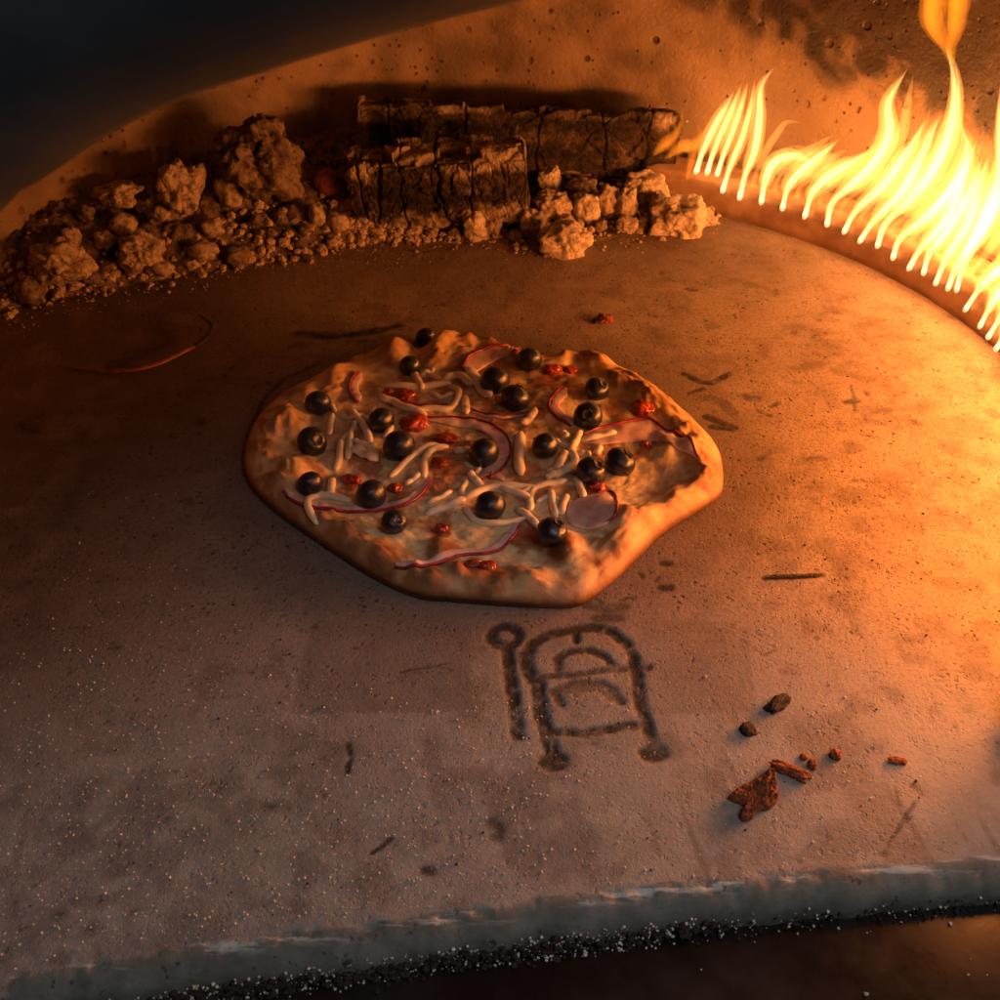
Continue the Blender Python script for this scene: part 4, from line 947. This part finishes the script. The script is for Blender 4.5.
# ------------------------------------------------------------------ flames
ZF = lambda x, y: (640+.36*x, .36*y)
ORD = ['first', 'second', 'third', 'fourth', 'fifth', 'sixth', 'seventh', 'eighth', 'ninth', 'tenth', 'eleventh', 'twelfth', 'thirteenth', 'fourteenth', 'fifteenth', 'sixteenth', 'seventeenth', 'eighteenth', 'nineteenth', 'twentieth', 'twenty-first', 'twenty-second']
FL = [  # polyline in zoom pixels, max half width (photo px), extra words
 ([(157,475),(172,425),(205,350),(240,290),(262,252)], 6.5, 'rising tall beside the log end'),
 ([(187,478),(205,420),(240,340),(270,270),(282,235)], 6, 'slim and straight'),
 ([(215,482),(235,420),(265,340),(288,265),(300,228)], 6, 'slim and straight'),
 ([(230,528),(250,465),(285,380),(310,290),(318,225)], 6, 'rising from a low droplet'),
 ([(277,548),(292,485),(318,415),(330,330),(335,240),(372,188)], 7.5, 'with a tip bent toward the tall flames'),
 ([(337,560),(347,510),(375,450),(430,430),(480,455)], 8.5, 'low and folded over'),
 ([(396,577),(412,515),(450,470),(505,425),(552,388)], 9, 'with a rounded white head'),
 ([(458,600),(480,535),(530,485),(590,450),(640,415)], 9, 'swept low sideways'),
 ([(520,622),(535,560),(600,500),(655,440),(690,370),(688,280),(742,192)], 11, 'broad with a pale torn tip'),
 ([(568,642),(600,585),(670,520),(720,455),(765,390),(795,330)], 10, 'swept up beneath a gap'),
 ([(612,668),(650,610),(725,530),(775,440),(815,350),(835,320)], 11, 'bright and wide'),
 ([(660,682),(682,620),(745,560),(815,470),(860,370),(878,270),(872,190),(850,130)], 12, 'tallest, narrowing to a twisted neck'),
 ([(703,715),(722,660),(795,600),(865,520),(905,420),(890,340)], 12, 'wide and glaring'),
 ([(748,744),(780,690),(850,610),(895,510),(935,390)], 11, 'leaning hard outward'),
 ([(788,757),(805,700),(860,630),(915,530),(950,440)], 11, 'leaning hard outward'),
 ([(822,785),(850,720),(910,620),(945,520),(970,430)], 11, 'white at its middle'),
 ([(856,800),(878,740),(940,630),(985,510),(1000,390)], 12, 'white at its middle'),
 ([(880,804),(902,730),(965,620),(1015,500),(1003,370),(1000,240)], 12, 'tall at the picture edge'),
 ([(905,858),(950,790),(1010,730),(1060,650),(1085,540)], 12, 'bent low over the burner'),
 ([(945,905),(980,840),(1040,760),(1095,640)], 12, 'close to the burner bend'),
 ([(968,935),(1008,870),(1080,780),(1120,660)], 11, 'short at the burner bend'),
 ([(990,968),(1030,900),(1100,800)], 11, 'cut by the picture edge'),
]
def flame_mesh(name, zpts, w, r0=RB-.004, r1=.411, n=34, drop=True, taper=1.0, wprof=None, depth=.6):
    px = catmull([Vector((*ZF(*p), 0)) for p in zpts], n); P, U, R = [], [], []
    for k, p in enumerate(px):
        t = k/(n-1); z0 = cyl(p.x, p.y, r0).z; rise = float(sst(.030, .085, z0)) if r0 < RB else 1-(1-t)**1.6; q = cyl(p.x, p.y, r0+(r1-r0)*rise); P.append(q); s = scale_at(q)
        U.append(Vector((q.x-CX, q.y-CY, 0)).normalized())
        if wprof: ww = w*float(np.interp(t, *wprof))
        else:
            body = w*math.sin(math.pi*min(1, max(0, (t-.02)/.98))**.9)**.85 if t > .02 else 0
            ww = max(body*sst(.02, .26, t), (3.0*(1-t)**1.2 if t < .9 else 0))
            if drop: ww = max(ww, 3.6*math.exp(-((t-.035)/.035)**2)*(1.0 if t > .01 else .75))
        ww *= 1+.16*noise.noise(Vector((t*5, w*3.1, p.x*.05)))
        R.append(max(.00025, ww*s))
    return tube(name, P, R, U, depth, 14)
for i, (pts, w, extra) in enumerate(FL):
    o = link('flame', flame_mesh('flame', pts, w*1.12), M['flame']); tag(o, f'{ORD[i]} burner flame counting from the log end, {extra}', 'flame', 'row of gas flames along the burner')
    off = .35*w; core = [pts[0]]+[(x+off*(-1)**i*1.2, y+off*.5) for x, y in pts[1:-1]]+[pts[-1]]
    link('flame_core', flame_mesh('flame_core', core, w*.46, RB-.003, .409, 30, False), M['flame_core'], o)
    link('flame_core', flame_mesh('flame_core', [(x-off*(-1)**i*1.6*k, y+off*k) for k, (x, y) in zip((0, .6, 1, 1, 1, 1, 1, 1), pts[:-1])]+[((pts[-1][0]+pts[-2][0])/2, (pts[-1][1]+pts[-2][1])/2)], w*.28, RB-.003, .406, 30, False), M['flame_core'], o)
    if i >= 4:
        nx = FL[min(i+1, len(FL)-1)][0]; hw = [((x+nx[min(k, len(nx)-1)][0])/2+(10 if i == len(FL)-1 else 0), (y+nx[min(k, len(nx)-1)][1])/2-8) for k, (x, y) in enumerate(pts)]
        hw[0] = ((hw[0][0]+hw[1][0])/2, (hw[0][1]+hw[1][1])/2); hw[-1] = (hw[-1][0]+random.uniform(-25, 25), hw[-1][1]+random.uniform(-50, 40))
        link('side_tongue', flame_mesh('side_tongue', hw, w*random.uniform(.5, .75), RB+.008, .412, 30, False), M['flame'], o)
    # bright droplet of gas at the port
    b = pts[0]; c2 = pts[1]; d = (c2[0]-b[0], c2[1]-b[1]); L = math.hypot(*d)
    e = [(b[0]-d[0]/L*10, b[1]-d[1]/L*10), b, (b[0]+d[0]/L*38, b[1]+d[1]/L*38)]
    link('flame_base', flame_mesh('flame_base', e, 3.2, RB-.006, RB-.003, 14, False, wprof=([0, .12, .28, .5, 1], [.3, .85, 1, .55, .2]), depth=.9), M['flame_base'], o)
    # gas port in the burner face behind it
    q = cyl(*ZF(*b), RB-.0006); nrm = Vector((CX-q.x, CY-q.y, 0)).normalized()
    if .003 < q.z < .030:
        bm = bmesh.new(); bmesh.ops.create_cone(bm, cap_ends=True, segments=14, radius1=.0022, radius2=.0022, depth=.002); me = bpy.data.meshes.new('gas_port'); bm.to_mesh(me); bm.free()
        pt = link('gas_port', me, M['hole'], oven, loc=q-OI); pt.rotation_mode = 'QUATERNION'; pt.rotation_quaternion = nrm.to_track_quat('Z', 'Y')
def lobe(pts, w, r0, r1, prof, lab):
    o = link('flame', flame_mesh('flame', pts, w, r0, r1, 26, False, wprof=prof), M['flame_orange']); tag(o, lab, 'flame')
    for k, (f, dx) in enumerate(((.78, .06), (.55, -.12), (.34, -.22))):
        q = [(x+dx*w*2, y+4*k) for x, y in pts]; link('inner_flame', flame_mesh('inner_flame', q, w*f, r0, r1, 26, False, wprof=prof), M['flame_orange'], o)
lobe([(862,160),(846,122),(824,85),(812,40),(818,-30)], 16, .409, .415, ([0, .2, .5, .8, 1], [.2, .38, .8, 1, .9]), 'orange flame lobe curling off the tallest flame toward the logs')
lobe([(866,175),(864,130),(872,90),(880,30),(882,-40)], 15, .404, .412, ([0, .2, .5, .8, 1], [.25, .45, .8, 1, .9]), 'darker orange flame lobe topping the tallest flame on its outer side')
lobe([(38,428),(66,402),(98,375),(114,340),(120,296)], 7, .368, .376, ([0, .25, .5, .75, 1], [.3, 1, .75, .35, .05]), 'small orange flame licking up from the end of the back log')
lobe([(70,440),(110,410),(150,400),(168,372),(160,345)], 8, .372, .38, ([0, .25, .5, .75, 1], [.2, .8, 1, .5, .05]), 'low ragged orange flame lying over the log end')
lobe([(130,500),(145,440),(165,390),(182,350),(180,318)], 5, .380, .392, ([0, .25, .5, .75, 1], [.3, 1, .8, .4, .1]), 'thin orange flame between log end and first burner flame')
# sheets of burning gas behind the jets
for pts, w, lab in [([(330,470),(420,440),(520,470),(640,500),(700,540)], 17, 'low glowing sheet of gas behind the first swept flames'), ([(640,480),(740,520),(840,560),(920,640)], 30, 'wide glowing sheet of gas behind the glaring flames'), ([(860,480),(930,540),(1000,620),(1080,720)], 34, 'glowing sheet of gas behind the flames at the burner bend')]:
    o = link('flame', flame_mesh('flame', pts, w, .418, .424, 26, False, wprof=([0, .25, .6, .85, 1], [.1, .8, 1, .8, .3]), depth=.22), M['flame_thin']); tag(o, lab, 'flame')
# ------------------------------------------------------------------ light
for deg, z, e, r in [(64, .07, .05, .388), (54, .07, .08, .388), (44, .075, .13, .388), (34, .075, .20, .388), (24, .075, .32, .39), (14, .075, .8, .40), (4, .08, 2.6, .43), (-7, .085, 4.2, .435), (-18, .085, 4.2, .435), (-29, .08, 2.4, .435), (-44, .11, .9, .41)]:  # lamps past the built flames are added; the last gives the shelf glow
    ld = bpy.data.lights.new('burner_light', 'POINT'); ld.energy = e; ld.color = (1, .275, .052); ld.shadow_soft_size = .025
    lo = bpy.data.objects.new('burner_light', ld); COL.objects.link(lo); a = math.radians(deg)
    lo.location = (CX+r*math.cos(a), CY+r*math.sin(a), z)
ad = bpy.data.lights.new('dusk_light', 'AREA'); ad.energy = 3.5; ad.color = (.97, .98, 1.0); ad.size = .45
ao = bpy.data.objects.new('dusk_light', ad); COL.objects.link(ao); ao.location = (.42, -.10, .95); ao.rotation_euler = Vector((.42-.12, -.10-.30, .95)).to_track_quat('Z', 'Y').to_euler()
W = bpy.data.worlds.new('World'); S.world = W; W.use_nodes = True
W.node_tree.nodes['Background'].inputs[0].default_value = (.55, .72, .9, 1); W.node_tree.nodes['Background'].inputs[1].default_value = .006
# ------------------------------------------------------------------ render
S.view_settings.view_transform = 'Standard'; S.view_settings.look = 'None'; S.view_settings.exposure = 0; S.view_settings.gamma = 1; S.view_settings.use_curve_mapping = False
S.cycles.use_denoising = True; S.cycles.max_bounces = 8; S.cycles.transparent_max_bounces = 40; S.cycles.volume_bounces = 0
S.cycles.sample_clamp_indirect = 4
